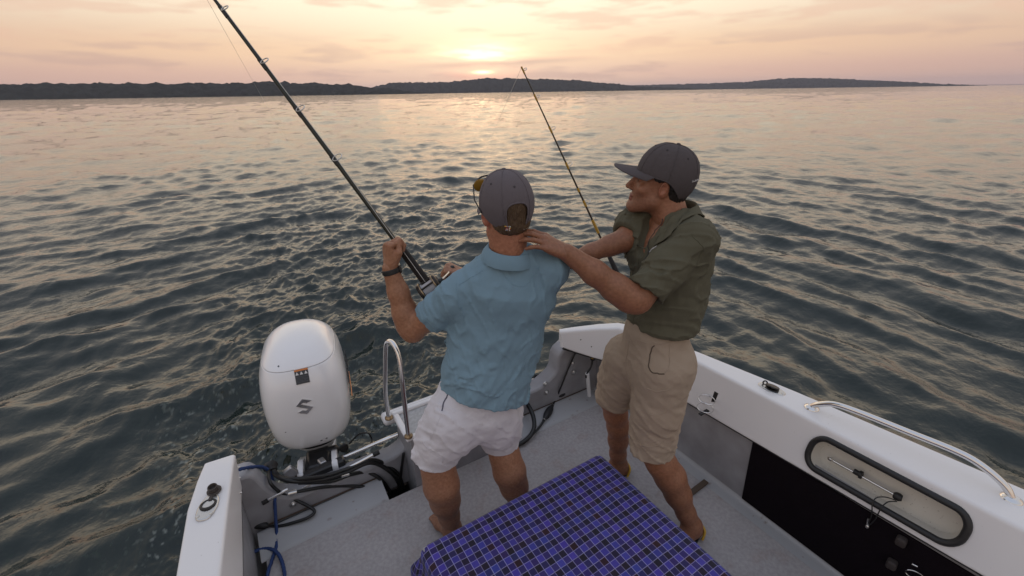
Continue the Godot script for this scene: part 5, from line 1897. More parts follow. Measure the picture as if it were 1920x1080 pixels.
# ------------------------------------------------ the man with the rod
func man_in_blue() -> void:
	var who := thing("person", "man in light blue polo shirt and white shorts leaning back on a fishing rod", "person")
	var ear := Vector3(0.792, 1.561, -1.321)
	var h := head_frame(ear, 12.0, -4.0, -3.0)
	var neck := Vector3(0.787, 1.412, -1.306)
	var sl := Vector3(0.625, 1.254, -1.397)
	var sr := Vector3(0.919, 1.345, -1.248)
	var chest := Vector3(0.781, 1.229, -1.333)
	var mid := Vector3(0.748, 1.059, -1.346)
	var waist := Vector3(0.702, 0.912, -1.348)
	var pel := Vector3(0.654, 0.794, -1.35)
	var hl := Vector3(0.559, 0.778, -1.37)
	var hr := Vector3(0.74, 0.729, -1.351)
	var kl := Vector3(0.484, 0.524, -1.441)
	var al := Vector3(0.515, 0.085, -1.409)
	var kr := Vector3(0.786, 0.482, -1.405)
	var ar := Vector3(0.839, 0.085, -1.299)
	var el := Vector3(0.487, 1.062, -1.587)
	var rod_a := Vector3(0.441, 1.485, -1.678)
	var rod_b := Vector3(0.565, 1.253, -1.609)
	var rd := (rod_a - rod_b).normalized()
	var grip := rod_b.lerp(rod_a, 0.66)
	var lf := (Vector3(0.478, 1.454, -1.652) - Vector3(0.468, 1.289, -1.624)).normalized()
	var to_left := Vector3(-0.85, 0.0, -0.53)
	var bz := (to_left * 0.80 + (CAM - grip).normalized() * 0.55).normalized()
	bz = (bz - lf * bz.dot(lf)).normalized()
	var wl := grip - lf * 0.082 + bz * 0.030
	var er := sr + Vector3(0.085, -0.185, -0.215)
	var wr := Vector3(0.753, 1.24, -1.608)
	var face := Vector3(sin(deg_to_rad(24.0)), 0, -cos(deg_to_rad(24.0)))
	var left := Vector3.UP.cross(face)
	# --- skin
	var bx := box_of([sl, sr, pel, kl, kr, al, ar, el, wl, er, wr, Vector3(al.x, 0, al.z) + face * 0.15, Vector3(ar.x, 0, ar.z) + face * 0.15], 0.10)
	var fl := Field.new(bx[0], bx[1], 0.0092)
	fl.cap(pel, chest, 0.125, 0.14, 0.03, face, 0.7)
	fl.cap(neck, chest, 0.05, 0.11, 0.03)
	limb(fl, [neck.lerp(sl, 0.3), sl], [0.045, 0.055])
	limb(fl, [neck.lerp(sr, 0.3), sr], [0.045, 0.055])
	limb(fl, [sl, sl.lerp(el, 0.5), el.lerp(sl, 0.06), el.lerp(wl, 0.12), el.lerp(wl, 0.30), el.lerp(wl, 0.62), wl], [0.052, 0.051, 0.046, 0.048, 0.048, 0.039, 0.031], 0.025)
	fl.cap(el + (el - wl).normalized() * 0.012, el, 0.034, 0.036, 0.03)
	limb(fl, [sr, sr.lerp(er, 0.5), er, er.lerp(wr, 0.28), er.lerp(wr, 0.65), wr], [0.056, 0.052, 0.046, 0.046, 0.037, 0.030], 0.025)
	limb(fl, [hl, kl], [0.09, 0.07], 0.03)
	limb(fl, [hr, kr], [0.09, 0.066], 0.03)
	var back := -face
	limb(fl, [kl, kl.lerp(al, 0.18) + back * 0.008, kl.lerp(al, 0.36) + back * 0.016, kl.lerp(al, 0.58) + back * 0.010, kl.lerp(al, 0.82), al], [0.066, 0.069, 0.0745, 0.064, 0.045, 0.036], 0.03)
	limb(fl, [kr, kr.lerp(ar, 0.18) + back * 0.008, kr.lerp(ar, 0.38) + back * 0.016, kr.lerp(ar, 0.60) + back * 0.010, kr.lerp(ar, 0.82), ar], [0.062, 0.066, 0.072, 0.062, 0.044, 0.036], 0.03)
	foot(fl, al, face + left * 0.55)
	foot(fl, ar, face - left * 0.1)
	var mb := MB.new()
	fl.net(mb)
	var hf := head_field(h, neck)
	hf.net(mb)
	# left hand closed round the fore grip, right hand on the reel handle
	var hand_l := Transform3D(Basis(lf.cross(bz), lf, bz), wl)
	var c1 := [[1.15, 1.35, 0.9], [1.2, 1.4, 0.9], [1.25, 1.4, 0.9], [1.3, 1.4, 0.8]]
	hand(hand_l, c1, 0.1, [Vector3(0.040, 0.060, -0.024), Vector3(0.032, 0.092, -0.034), Vector3(0.018, 0.110, -0.036)]).net(mb)
	var knob := Vector3(0.711, 1.26, -1.654)
	var rf := (knob - wr).normalized()
	var rz := Vector3(0.1, 0.9, 0.25)
	rz = (rz - rf * rz.dot(rf)).normalized()
	var hand_r := Transform3D(Basis(rf.cross(rz) * 1.0, rf, rz), wr)
	hand(hand_r, [[1.2, 1.4, 0.8], [1.25, 1.45, 0.8], [1.3, 1.45, 0.8], [1.35, 1.45, 0.8]], 0.1, [Vector3(0.042, 0.050, -0.020), Vector3(0.046, 0.082, -0.022), Vector3(0.038, 0.106, -0.020)], 0.95).net(mb)
	var tone := noise(6.0, 3, 51)
	var inv := h.affine_inverse()
	paint(mb, func(p: Vector3) -> Color:
		var n := 1.0 + 0.10 * tone.get_noise_3dv(p)
		var q := inv * p
		var c := Color(0.43, 0.215, 0.125)
		if q.y > -0.2 and q.length() < 0.25: c = Color(0.47, 0.215, 0.13)
		if absf(q.x) > 0.072 and absf(q.y) < 0.05 and absf(q.z) < 0.05: c = Color(0.52, 0.20, 0.13)
		if p.y < 0.6: c = Color(0.40, 0.205, 0.125)
		return Color(c.r * n, c.g * n, c.b * n))
	var body := build("body", mb, skin_mat(53), who)
	tag(body, "fair, lightly tanned skin")
	# --- hair and cap
	build("hair", hair_mesh(h, 57, -0.005, -0.062), mat(lin(0.085, 0.052, 0.026), 0.55), who)
	var cap_m := cloth_mat(lin(0.165, 0.145, 0.158), 24.0, 0.2, 59)
	cap_parts(who, h, cap_m, true, 0.014, 0.012, -0.050, "faded grey cap with an open arch and strap at the back")
	# --- polo shirt
	bx = box_of([sl, sr, sl.lerp(el, 0.72), sr.lerp(er, 0.7), pel + Vector3(0, -0.04, 0), neck, hr, hl], 0.13)
	var sf := Field.new(bx[0], bx[1], 0.0074)
	limb(sf, [sl, sl.lerp(el, 0.35), sl.lerp(el, 0.78)], [0.074, 0.070, 0.067], 0.03)
	sf.keep(sl.lerp(el, 0.58), (el - sl + Vector3(0, -0.05, 0)).normalized(), 0.16)
	sf.cap(sl.lerp(el, 0.46), sl.lerp(el, 0.85), 0.052, 0.060, 0.01, Vector3.ZERO, 1.0, 1)
	sf.cap(pel + Vector3(0, -0.07, 0), waist, 0.186, 0.178, 0.03, face, 0.86)
	sf.cap(waist, mid, 0.176, 0.178, 0.03, face, 0.76)
	sf.cap(mid, chest, 0.178, 0.178, 0.04, face, 0.72)
	sf.cap(chest.lerp(sl, 0.45) + Vector3(0, -0.05, 0), chest.lerp(sr, 0.50) + Vector3(0, -0.05, 0), 0.105, 0.108, 0.05, face, 0.9)
	sf.cap(chest + Vector3(0, 0.06, 0) + back * 0.02, neck + Vector3(0, -0.020, 0), 0.14, 0.072, 0.05, face, 0.85)
	limb(sf, [neck.lerp(sl, 0.28) + Vector3(0, -0.004, 0), sl + Vector3(0, 0.002, 0)], [0.062, 0.074], 0.04)
	limb(sf, [neck.lerp(sr, 0.28) + Vector3(0, -0.004, 0), sr + Vector3(0, 0.004, 0)], [0.062, 0.074], 0.04)
	var se := sl.lerp(el, 0.66)
	limb(sf, [sr, sr.lerp(er, 0.4), sr.lerp(er, 0.8)], [0.076, 0.074, 0.072], 0.03)
	# folds: from the raised right shoulder down to the left hip, and gathered round the waist
	var fn := noise(1.0, 2, 61)
	var fd := (sr - (hl + Vector3(0, 0.05, 0))).normalized()
	var fc := fd.cross(face).normalized()
	var arm_d := (el - sl).normalized()
	sf.ripple(func(p: Vector3) -> float:
		var lowp := smooth(chest.y - 0.02, waist.y, p.y)
		var u := p.dot(fd)
		var w := p.dot(fc)
		var a := 0.0120 * fn.get_noise_2d(u * 3.0, w * 12.0) * (0.25 + 0.9 * lowp)
		a += 0.0034 * fn.get_noise_2d(u * 8.0 + 20.0, w * 26.0) * lowp
		# ridged folds
		var n1 := fn.get_noise_2d(u * 2.2 + 3.0, w * 7.0 + 1.3 * fn.get_noise_2d(u * 5.0, w * 5.0))
		a -= 0.0095 * pow(maxf(0.0, 1.0 - absf(n1) / 0.26), 1.6) * (0.15 + 0.85 * lowp)
		var n2 := fn.get_noise_2d(p.y * 3.0 + 40.0, (p.x + p.z * 0.5) * 9.0 + p.y * 3.0)
		a -= 0.0060 * pow(maxf(0.0, 1.0 - absf(n2) / 0.2), 1.6)
		var hem := smooth(waist.y + 0.02, pel.y, p.y)
		a += 0.006 * hem * fn.get_noise_2d(p.y * 16.0 + p.x * 5.0, p.x * 8.0 + 9.0)
		a += 0.004 * fn.get_noise_3d(p.x * 9.0, p.y * 9.0, p.z * 9.0)
		var ar_d := (p - sl.lerp(el, 0.4)).length()
		a += 0.005 * (1.0 - smooth(0.07, 0.14, ar_d)) * fn.get_noise_2d(p.dot(arm_d) * 34.0, p.y * 8.0)
		return a, 0.03)
	# hems and bores
	sf.keep(Vector3(0.60, 0.862, -1.30), Vector3(-0.28, -0.96, 0.0).normalized(), 0.45)
	sf.cap(waist + Vector3(0, -0.04, 0), pel + Vector3(0, -0.16, 0), 0.150, 0.176, 0.01, face, 0.86, 1)
	sf.cap(neck + Vector3(0, -0.03, 0), neck + Vector3(0, 0.09, 0), 0.045, 0.066, 0.01, Vector3.ZERO, 1.0, 1)
	mb = MB.new()
	sf.net(mb)
	var shirt_m := cloth_mat(lin(0.232, 0.36, 0.455), 26.0, 0.25, 63)
	var shirt := build("polo_shirt", mb, shirt_m, who)
	tag(shirt, "light blue knitted polo shirt")
	# collar
	var cn := (neck - chest).normalized()
	build("collar", collar(neck + Vector3(0, -0.004, 0) - face * 0.004, (cn + Vector3(0.10, 0.8, 0) + back * 0.10).normalized(), face, 0.080, 0.070, 0.96, 0.044, 2.75), shirt_m, shirt)
	build("yoke_seam", seam(sf, [Vector3(0.719, 1.414, -1.248), Vector3(0.727, 1.364, -1.22), Vector3(0.769, 1.332, -1.194), Vector3(0.808, 1.352, -1.168), Vector3(0.836, 1.418, -1.16)], 0.0014), shirt_m, shirt)
	build("shoulder_seam", seam(sf, [Vector3(0.667, 1.389, -1.288), Vector3(0.628, 1.369, -1.307), Vector3(0.584, 1.338, -1.327)], 0.0014), shirt_m, shirt)
	build("sleeve_seam", seam(sf, [Vector3(0.588, 1.34, -1.347), Vector3(0.578, 1.291, -1.308), Vector3(0.581, 1.233, -1.296), Vector3(0.585, 1.168, -1.305)], 0.0016), shirt_m, shirt)
	build("sleeve_hem", seam(sf, [Vector3(0.515, 1.199, -1.473), Vector3(0.503, 1.173, -1.434), Vector3(0.515, 1.132, -1.409), Vector3(0.531, 1.102, -1.403)], 0.0012), shirt_m, shirt)
	# --- shorts
	bx = box_of([hl, hr, kl, kr, pel + Vector3(0, 0.08, 0)], 0.15)
	var pf := Field.new(bx[0], bx[1], 0.0078)
	pf.cap(pel + Vector3(0, 0.04, 0), pel + Vector3(0, -0.03, 0), 0.150, 0.160, 0.03, face, 0.78)
	limb(pf, [hl + Vector3(0, -0.02, 0), hl.lerp(kl, 0.55), hl.lerp(kl, 1.12)], [0.115, 0.106, 0.099], 0.035)
	limb(pf, [hr + Vector3(0, -0.03, 0), hr.lerp(kr, 0.55), hr.lerp(kr, 1.12)], [0.112, 0.098, 0.092], 0.03)
	pf.cap(hl + back * 0.02 + Vector3(0, -0.04, 0), hl + back * 0.025 + Vector3(0, -0.09, 0), 0.095, 0.088, 0.04)
	pf.cap(hr + back * 0.02 + Vector3(0, -0.04, 0), hr + back * 0.025 + Vector3(0, -0.09, 0), 0.092, 0.085, 0.04)
	var pn := noise(1.0, 2, 71)
	pf.ripple(func(p: Vector3) -> float:
		var n1 := pn.get_noise_2d(p.y * 4.0 + p.x * 5.0, (p.x - p.z) * 5.5 + p.y * 5.0)
		return -0.006 * pow(maxf(0.0, 1.0 - absf(n1) / 0.22), 1.6) + 0.005 * pn.get_noise_2d(p.y * 9.0 + p.x * 7.0, (p.x - p.z) * 12.0) + 0.0035 * pn.get_noise_3d(p.x * 22.0, p.y * 22.0, p.z * 22.0), 0.03)
	pf.keep(hl.lerp(kl, 1.0) + Vector3(0, 0.008, 0), ((kl - hl).normalized() + Vector3(0.18, -0.35, 0)).normalized(), 0.15)
	pf.keep(hr.lerp(kr, 1.0) + Vector3(0, 0.012, 0), ((kr - hr).normalized() + Vector3(0, -0.35, 0)).normalized(), 0.14)
	pf.cap(hl.lerp(kl, 0.72), hl.lerp(kl, 1.4), 0.078, 0.092, 0.01, Vector3.ZERO, 1.0, 1)
	pf.cap(hr.lerp(kr, 0.72), hr.lerp(kr, 1.4), 0.072, 0.085, 0.01, Vector3.ZERO, 1.0, 1)
	mb = MB.new()
	pf.net(mb)
	var shorts_m := cloth_mat(lin(0.74, 0.73, 0.79), 20.0, 0.2, 73)
	var shorts := build("shorts", mb, shorts_m, who)
	tag(shorts, "white cotton shorts with a slit side pocket")
	build("pocket_seam", seam(pf, [Vector3(0.457, 0.941, -1.302), Vector3(0.453, 0.908, -1.304), Vector3(0.459, 0.873, -1.301)], 0.003), mat(lin(0.12, 0.12, 0.16), 0.9), shorts)
	build("side_seam", seam(pf, [Vector3(0.456, 0.888, -1.281), Vector3(0.424, 0.811, -1.292), Vector3(0.412, 0.683, -1.338)], 0.0013), shorts_m, shorts)
	build("hem_seam", seam(pf, [Vector3(0.403, 0.68, -1.362), Vector3(0.425, 0.658, -1.334), Vector3(0.465, 0.634, -1.32), Vector3(0.506, 0.622, -1.327)], 0.0012), shorts_m, shorts)
	# --- watch on the left wrist
	var wa := (wl - el).normalized()
	var wc := wl - wa * 0.012
	var watch := Node3D.new()
	watch.name = "wrist_watch"
	who.add_child(watch)
	tag(watch, "black sports watch on the left wrist")
	mb = MB.new()
	mb.lathe([[-0.010, 0.0305], [-0.010, 0.0345], [-0.007, 0.0355], [0.007, 0.0355], [0.010, 0.0345], [0.010, 0.0305]], wc, wa, 26)
	build("strap", mb, M.rubber, watch)
	var wx := (Vector3(0.519, 1.301, -1.608) - wc)
	wx = (wx - wa * wx.dot(wa)).normalized()
	mb = MB.new()
	mb.rbox(wc + wx * 0.036, Vector3(0.010, 0.032, 0.030), Basis(wx, wa, wx.cross(wa)), 0.004)
	build("case", mb, M.blackmetal, watch)
	mb = MB.new()
	mb.rbox(wc + wx * 0.0365 - wx.cross(wa) * 0.001, Vector3(0.006, 0.036, 0.026), Basis(wx, wa, wx.cross(wa)), 0.002)
	build("bezel", mb, M.steel, watch)
	# --- sunglasses pushed up on the brim of the cap (a thing of their own)
	var sg := thing("sunglasses", "dark sunglasses with amber lenses perched on the grey cap's brim", "sunglasses")
	mb = MB.new()
	mb.tube([h * Vector3(0.096, 0.020, -0.02), h * Vector3(0.100, 0.055, 0.04), h * Vector3(0.086, 0.095, 0.088)], 0.0022, 8)
	build("temple", mb, M.rubber, sg)
	mb = MB.new()
	mb.tube([h * Vector3(-0.096, 0.020, -0.02), h * Vector3(-0.100, 0.055, 0.04), h * Vector3(-0.086, 0.095, 0.088)], 0.0022, 8)
	build("temple", mb, M.rubber, sg)
	mb = MB.new()
	mb.tube(spline([h * Vector3(0.086, 0.097, 0.088), h * Vector3(0.05, 0.120, 0.108), h * Vector3(0.0, 0.122, 0.116), h * Vector3(-0.05, 0.120, 0.108), h * Vector3(-0.086, 0.097, 0.088)]), 0.003, 8)
	build("frame", mb, M.rubber, sg)
	for s in [1.0, -1.0]:
		mb = MB.new()
		mb.blob(h * Vector3(s * 0.056, 0.094, 0.102), Vector3(0.034, 0.022, 0.003), h.basis * Basis(Vector3.UP, s * 0.5), 10)
		build("lens", mb, mat(lin(0.30, 0.16, 0.02), 0.12), sg)

# folded collar: a band round the neck that turns over and lies on the shoulders
func collar(at: Vector3, up: Vector3, face: Vector3, r: float, top_r: float, flat: float, drop: float, open: float) -> MB:
	var fwd := (face - up * face.dot(up)).normalized()
	var side := up.cross(fwd)
	var mb := MB.new()
	var list := []
	var n := 48
	var wob := noise(3.0, 2, 33)
	for k in n + 1:
		var a := lerpf(-open, open, float(k) / n)         # 0 is the back of the neck
		var out := -fwd * cos(a) * flat + side * sin(a)
		var wv := 0.004 * wob.get_noise_1d(a * 2.0)
		var point := smooth(open - 0.7, open, absf(a)) * 0.022
		var ring := PackedVector3Array()
		for q in [[r - 0.004, 0.0], [top_r + 0.001, 0.026], [top_r + 0.002, 0.033], [top_r + 0.006, 0.036], [top_r + 0.011, 0.033], [r + 0.014, 0.036 - drop * 0.5], [r + 0.021 + wv, 0.034 - drop - point], [r + 0.019 + wv, 0.032 - drop - point], [r + 0.010, 0.034 - drop * 0.5], [top_r + 0.006, 0.028]]:
			ring.append(at + out * q[0] + up * q[1])
		list.append(ring)
	mb.rings(list, true, true, true)
	return mb

# ------------------------------------------------ the man in olive
func man_in_olive() -> void:
	var who := thing("person", "man in olive shirt and khaki shorts resting a hand on his neighbour's shoulder", "person")
	var ear := Vector3(1.378, 1.623, -1.158)
	var h := head_frame(ear, -44.0, 13.0, -2.0)
	var neck := Vector3(1.41, 1.497, -1.119)
	var sl := Vector3(1.382, 1.441, -0.99)
	var sr := Vector3(1.41, 1.441, -1.273)
	var chest := Vector3(1.419, 1.341, -1.107)
	var mid := Vector3(1.415, 1.195, -1.096)
	var waist := Vector3(1.396, 1.069, -1.088)
	var pel := Vector3(1.372, 0.935, -1.087)
	var hl := Vector3(1.343, 0.915, -1.009)
	var hr := Vector3(1.346, 0.863, -1.195)
	var kl := Vector3(1.337, 0.482, -1.001)
	var al := Vector3(1.471, 0.085, -0.819)
	var kr := Vector3(1.356, 0.555, -1.273)
	var ar := Vector3(1.455, 0.085, -1.284)
	var el := Vector3(1.155, 1.24, -1.027)
	var wl := Vector3(0.941, 1.432, -1.168)
	var er := Vector3(1.302, 1.393, -1.242)
	var wr := Vector3(1.132, 1.324, -1.334)
	var face := Vector3(-0.97, 0, -0.24).normalized()
	var left := Vector3.UP.cross(face)
	var back := -face
	var bx := box_of([sl, sr, pel, kl, kr, al, ar, el, wl, er, wr, Vector3(al.x, 0, al.z) + face * 0.16, Vector3(ar.x, 0, ar.z) + face * 0.16], 0.10)
	var fl := Field.new(bx[0], bx[1], 0.0092)
	fl.cap(pel, chest, 0.125, 0.14, 0.03, face, 0.7)
	fl.cap(neck, chest + face * 0.015, 0.055, 0.118, 0.03)
	limb(fl, [neck.lerp(sl, 0.3), sl], [0.045, 0.055])
	limb(fl, [neck.lerp(sr, 0.3), sr], [0.045, 0.055])
	limb(fl, [sl, sl.lerp(el, 0.5), el.lerp(sl, 0.06), el.lerp(wl, 0.10), el.lerp(wl, 0.28), el.lerp(wl, 0.60), wl], [0.054, 0.052, 0.049, 0.051, 0.050, 0.043, 0.032], 0.025)
	fl.cap(el + (el - wl).normalized() * 0.004, el, 0.036, 0.038, 0.03)
	limb(fl, [sr, sr.lerp(er, 0.5), er, er.lerp(wr, 0.3), er.lerp(wr, 0.7), wr], [0.054, 0.050, 0.044, 0.040, 0.034, 0.030], 0.025)
	limb(fl, [hl, kl], [0.09, 0.066], 0.03)
	limb(fl, [hr, kr], [0.09, 0.064], 0.03)
	limb(fl, [kl, kl.lerp(al, 0.2) + back * 0.006, kl.lerp(al, 0.38) + back * 0.014, kl.lerp(al, 0.6) + back * 0.008, kl.lerp(al, 0.84), al], [0.062, 0.063, 0.066, 0.056, 0.040, 0.035], 0.03)
	limb(fl, [kr, kr.lerp(ar, 0.2) + back * 0.006, kr.lerp(ar, 0.4) + back * 0.014, kr.lerp(ar, 0.62) + back * 0.008, kr.lerp(ar, 0.84), ar], [0.058, 0.055, 0.053, 0.048, 0.040, 0.036], 0.03)
	foot(fl, al, face + left * 0.3)
	foot(fl, ar, face + left * 0.15)
	var mb := MB.new()
	fl.net(mb)
	head_field(h, neck).net(mb)
	# left hand laid over the other man's right shoulder
	var hd := (Vector3(0.834, 1.5, -1.217) - wl).normalized()
	var hz := Vector3(-0.05, 0.9, 0.42)
	hz = (hz - hd * hz.dot(hd)).normalized()
	hand(Transform3D(Basis(-hd.cross(hz) * -1.0, hd, hz), wl), [[0.22, 0.32, 0.28], [0.20, 0.30, 0.28], [0.22, 0.32, 0.28], [0.26, 0.36, 0.30]], 0.12, [Vector3(0.046, 0.040, -0.022), Vector3(0.060, 0.068, -0.036), Vector3(0.062, 0.092, -0.046)], 1.0).net(mb)
	var rd := (Vector3(1.101, 1.271, -1.398) - wr).normalized()
	var rz := Vector3(0.1, 0.8, 0.5)
	rz = (rz - rd * rz.dot(rd)).normalized()
	hand(Transform3D(Basis(rd.cross(rz), rd, rz), wr), [[0.5, 0.6, 0.4], [0.5, 0.6, 0.4], [0.5, 0.6, 0.4], [0.5, 0.6, 0.4]], 0.1, [Vector3(0.044, 0.045, -0.022), Vector3(0.052, 0.072, -0.030), Vector3(0.050, 0.096, -0.036)], 0.95).net(mb)
	var tone := noise(6.0, 3, 81)
	var inv := h.affine_inverse()
	paint(mb, func(p: Vector3) -> Color:
		var n := 1.0 + 0.10 * tone.get_noise_3dv(p)
		var q := inv * p
		var c := Color(0.345, 0.160, 0.090)
		if q.length() < 0.22:
			c = Color(0.40, 0.185, 0.108)
			# stubble on jaw and upper lip, redder lips, dark brows
			var beard := smooth(-0.03, -0.06, q.y) * smooth(-0.03, 0.02, q.z) * (0.7 + 0.3 * tone.get_noise_3d(q.x * 90.0, q.y * 90.0, q.z * 90.0))
			if q.y > -0.14: c = c.lerp(Color(0.20, 0.105, 0.072), 0.42 * beard)
			if absf(q.x) < 0.022 and q.y < -0.061 and q.y > -0.085 and q.z > 0.085: c = Color(0.33, 0.12, 0.085)
			if absf(q.y - 0.026) < 0.005 and absf(q.x) > 0.012 and absf(q.x) < 0.048 and q.z > 0.07: c = Color(0.06, 0.035, 0.025)
			if Vector2(absf(q.x) - 0.031, q.y - 0.003).length() < 0.009 and q.z > 0.08: c = Color(0.10, 0.06, 0.045)
			if absf(q.x) > 0.074 and absf(q.y) < 0.045 and absf(q.z) < 0.05: c = Color(0.44, 0.19, 0.115)
		return Color(c.r * n, c.g * n, c.b * n))
	tag(build("body", mb, skin_mat(83), who), "tanned skin")
	build("hair", hair_mesh(h, 85, 0.0, -0.058), mat(lin(0.014, 0.010, 0.008), 0.5), who)
	var cap_m := cloth_mat(lin(0.112, 0.098, 0.102), 24.0, 0.2, 87)
	var cp := cap_parts(who, h, cap_m, false, 0.032, 0.030, -0.040, "dark grey cap with small white lettering near the back")
	lettering(cp, h)
	# --- shirt
	bx = box_of([sl, sr, sl.lerp(el, 0.8), sr.lerp(er, 1.2), pel + Vector3(0, -0.02, 0), neck], 0.16)
	var sf := Field.new(bx[0], bx[1], 0.0074)
	limb(sf, [sl, sl.lerp(el, 0.4), sl.lerp(el, 1.0)], [0.080, 0.074, 0.070], 0.03)
	limb(sf, [sr, sr.lerp(er, 0.5), sr.lerp(er, 1.0)], [0.074, 0.070, 0.066], 0.03)
	sf.keep(sl.lerp(el, 0.80), (el - sl + Vector3(0.02, -0.04, 0.0)).normalized(), 0.15)
	sf.keep(sr.lerp(er, 0.88), (er - sr + Vector3(-0.12, -0.02, 0)).normalized(), 0.12)
	sf.cap(sl.lerp(el, 0.70), sl.lerp(el, 0.95), 0.054, 0.063, 0.01, Vector3.ZERO, 1.0, 1)
	sf.cap(sr.lerp(er, 0.6), sr.lerp(er, 1.2), 0.050, 0.062, 0.01, Vector3.ZERO, 1.0, 1)
	sf.cap(pel + Vector3(0, -0.03, 0), waist, 0.166, 0.162, 0.03, face, 0.80)
	sf.cap(waist, mid, 0.162, 0.168, 0.03, face, 0.78)
	sf.cap(mid, chest, 0.170, 0.172, 0.04, face, 0.76)
	sf.cap(chest + back * 0.02, chest + back * 0.02 + Vector3(0, -0.16, 0), 0.13, 0.12, 0.05)
	sf.cap(chest.lerp(sl, 0.5) + Vector3(0, -0.04, 0), chest.lerp(sr, 0.5) + Vector3(0, -0.04, 0), 0.110, 0.108, 0.05, face, 0.95)
	sf.cap(chest + Vector3(0, 0.05, 0) + back * 0.015, neck + Vector3(0, -0.022, 0), 0.13, 0.078, 0.05, face, 0.9)
	limb(sf, [neck.lerp(sl, 0.30) + Vector3(0, -0.008, 0), sl], [0.066, 0.078], 0.04)
	limb(sf, [neck.lerp(sr, 0.30) + Vector3(0, -0.008, 0), sr], [0.062, 0.072], 0.04)
	var fn := noise(1.0, 2, 89)
	var arm_d := (el - sl).normalized()
	var arm_c := arm_d.cross(left).normalized()
	var pullc := (sl + Vector3(0, -0.12, 0))
	sf.ripple(func(p: Vector3) -> float:
		var a := 0.0075 * fn.get_noise_2d(p.y * 4.0 - p.x * 5.0, (p.x * 0.8 + p.y * 0.6 - p.z * 0.5) * 10.0)
		a += 0.004 * fn.get_noise_3d(p.x * 13.0, p.y * 13.0, p.z * 13.0)
		var n1 := fn.get_noise_2d(p.y * 5.0 - p.x * 4.0 + p.z * 3.0, (p.x * 0.7 + p.y * 0.7 - p.z * 0.6) * 8.0 + 7.0)
		a -= 0.0085 * pow(maxf(0.0, 1.0 - absf(n1) / 0.24), 1.6)
		var lo := smooth(mid.y + 0.02, pel.y + 0.02, p.y)
		a += 0.0075 * lo * fn.get_noise_2d((p.x + p.z) * 5.0 + p.y * 6.0, p.y * 13.0 + p.z * 6.0)
		var t := clampf((p - sl).dot(el - sl) / (el - sl).length_squared(), 0.0, 1.0)
		var near_arm := 1.0 - smooth(0.08, 0.12, (p - sl.lerp(el, t)).length())
		a += 0.006 * near_arm * fn.get_noise_2d(p.dot(arm_d) * 6.0 + p.dot(arm_c) * 8.0, p.dot(arm_c) * 12.0)
		var fr := smooth(0.0, 0.08, (p - chest).dot(face))
		a += 0.006 * fr * fn.get_noise_2d(p.z * 20.0, p.y * 4.0 + 8.0)
		return a, 0.03)
	sf.keep(Vector3(1.268, 1.062, -0.975), (Vector3(0, -1, 0) + back * 0.05 + left * -0.05).normalized(), 0.40)
	sf.cap(waist + Vector3(0, -0.06, 0), pel + Vector3(0, -0.15, 0), 0.140, 0.152, 0.01, face, 0.80, 1)
	# open neck: round the neck, then a V down the chest
	sf.cap(neck + Vector3(0, -0.035, 0), neck + Vector3(0, 0.09, 0), 0.048, 0.072, 0.01, Vector3.ZERO, 1.0, 1)
	var vtop := neck + face * 0.075 + Vector3(0, -0.02, 0)
	var vlow := chest + face * 0.150 + Vector3(0, 0.015, 0)
	sf.cap(vtop, vlow, 0.052, 0.012, 0.01, Vector3.ZERO, 1.0, 1)
	mb = MB.new()
	sf.net(mb)
	var shirt_m := cloth_mat(lin(0.135, 0.128, 0.090), 22.0, 0.12, 93)
	var shirt := build("work_shirt", mb, shirt_m, who)
	tag(shirt, "olive green short-sleeved shirt with open collar")
	build("collar", open_collar(neck, face, left, sf), shirt_m, shirt)
	build("placket", seam(sf, [vlow + Vector3(0, 0.0, 0), chest + face * 0.2 + Vector3(0, -0.08, 0), mid + face * 0.2, waist + face * 0.2], 0.0024), shirt_m, shirt)
	build("sleeve_seam", seam(sf, [Vector3(1.284, 1.514, -0.921), Vector3(1.304, 1.481, -0.892), Vector3(1.329, 1.433, -0.892), Vector3(1.326, 1.383, -0.895)], 0.0018), shirt_m, shirt)
	build("sleeve_hem", seam(sf, [Vector3(1.115, 1.324, -1.004), Vector3(1.11, 1.309, -0.948), Vector3(1.146, 1.278, -0.92)], 0.0014), shirt_m, shirt)
	build("pocket_flap", seam(sf, [Vector3(1.239, 1.414, -1.164), Vector3(1.237, 1.409, -1.137), Vector3(1.25, 1.434, -1.123), Vector3(1.257, 1.46, -1.115)], 0.0022), shirt_m, shirt)
	for q in [Vector3(1.259, 1.393, -1.112)]:
		mb = MB.new()
		mb.lathe([[0.0, 0.0055], [0.0025, 0.0055], [0.003, 0.004]], sf.snap(q), face, 12)
		build("button", mb, mat(lin(0.05, 0.05, 0.04), 0.5), shirt)
	# stitched white badge on the breast
	mb = MB.new()
	var bp := [Vector3(1.269, 1.411, -1.07), Vector3(1.276, 1.425, -1.062), Vector3(1.275, 1.404, -1.063), Vector3(1.285, 1.397, -1.051), Vector3(1.279, 1.384, -1.059)]
	for k in bp.size() - 1:
		mb.tube([sf.snap(bp[k], 0.001), sf.snap(bp[k].lerp(bp[k + 1], 0.5), 0.001), sf.snap(bp[k + 1], 0.001)], 0.0016, 6)
	build("stitched_badge", mb, mat(lin(0.6, 0.6, 0.62), 0.8), shirt)
	# neck cord
	mb = MB.new()
	var cord := [Vector3(1.304, 1.512, -1.121), Vector3(1.28, 1.471, -1.119), Vector3(1.256, 1.435, -1.116), Vector3(1.231, 1.398, -1.113), Vector3(1.224, 1.365, -1.121), Vector3(1.221, 1.352, -1.125)]
	var path := []
	for p in spline(cord, 5): path.append(sf.snap(p, 0.003))
	mb.tube(path, 0.0016, 6)
	build("neck_cord", mb, M.hose, who)
	mb = MB.new()
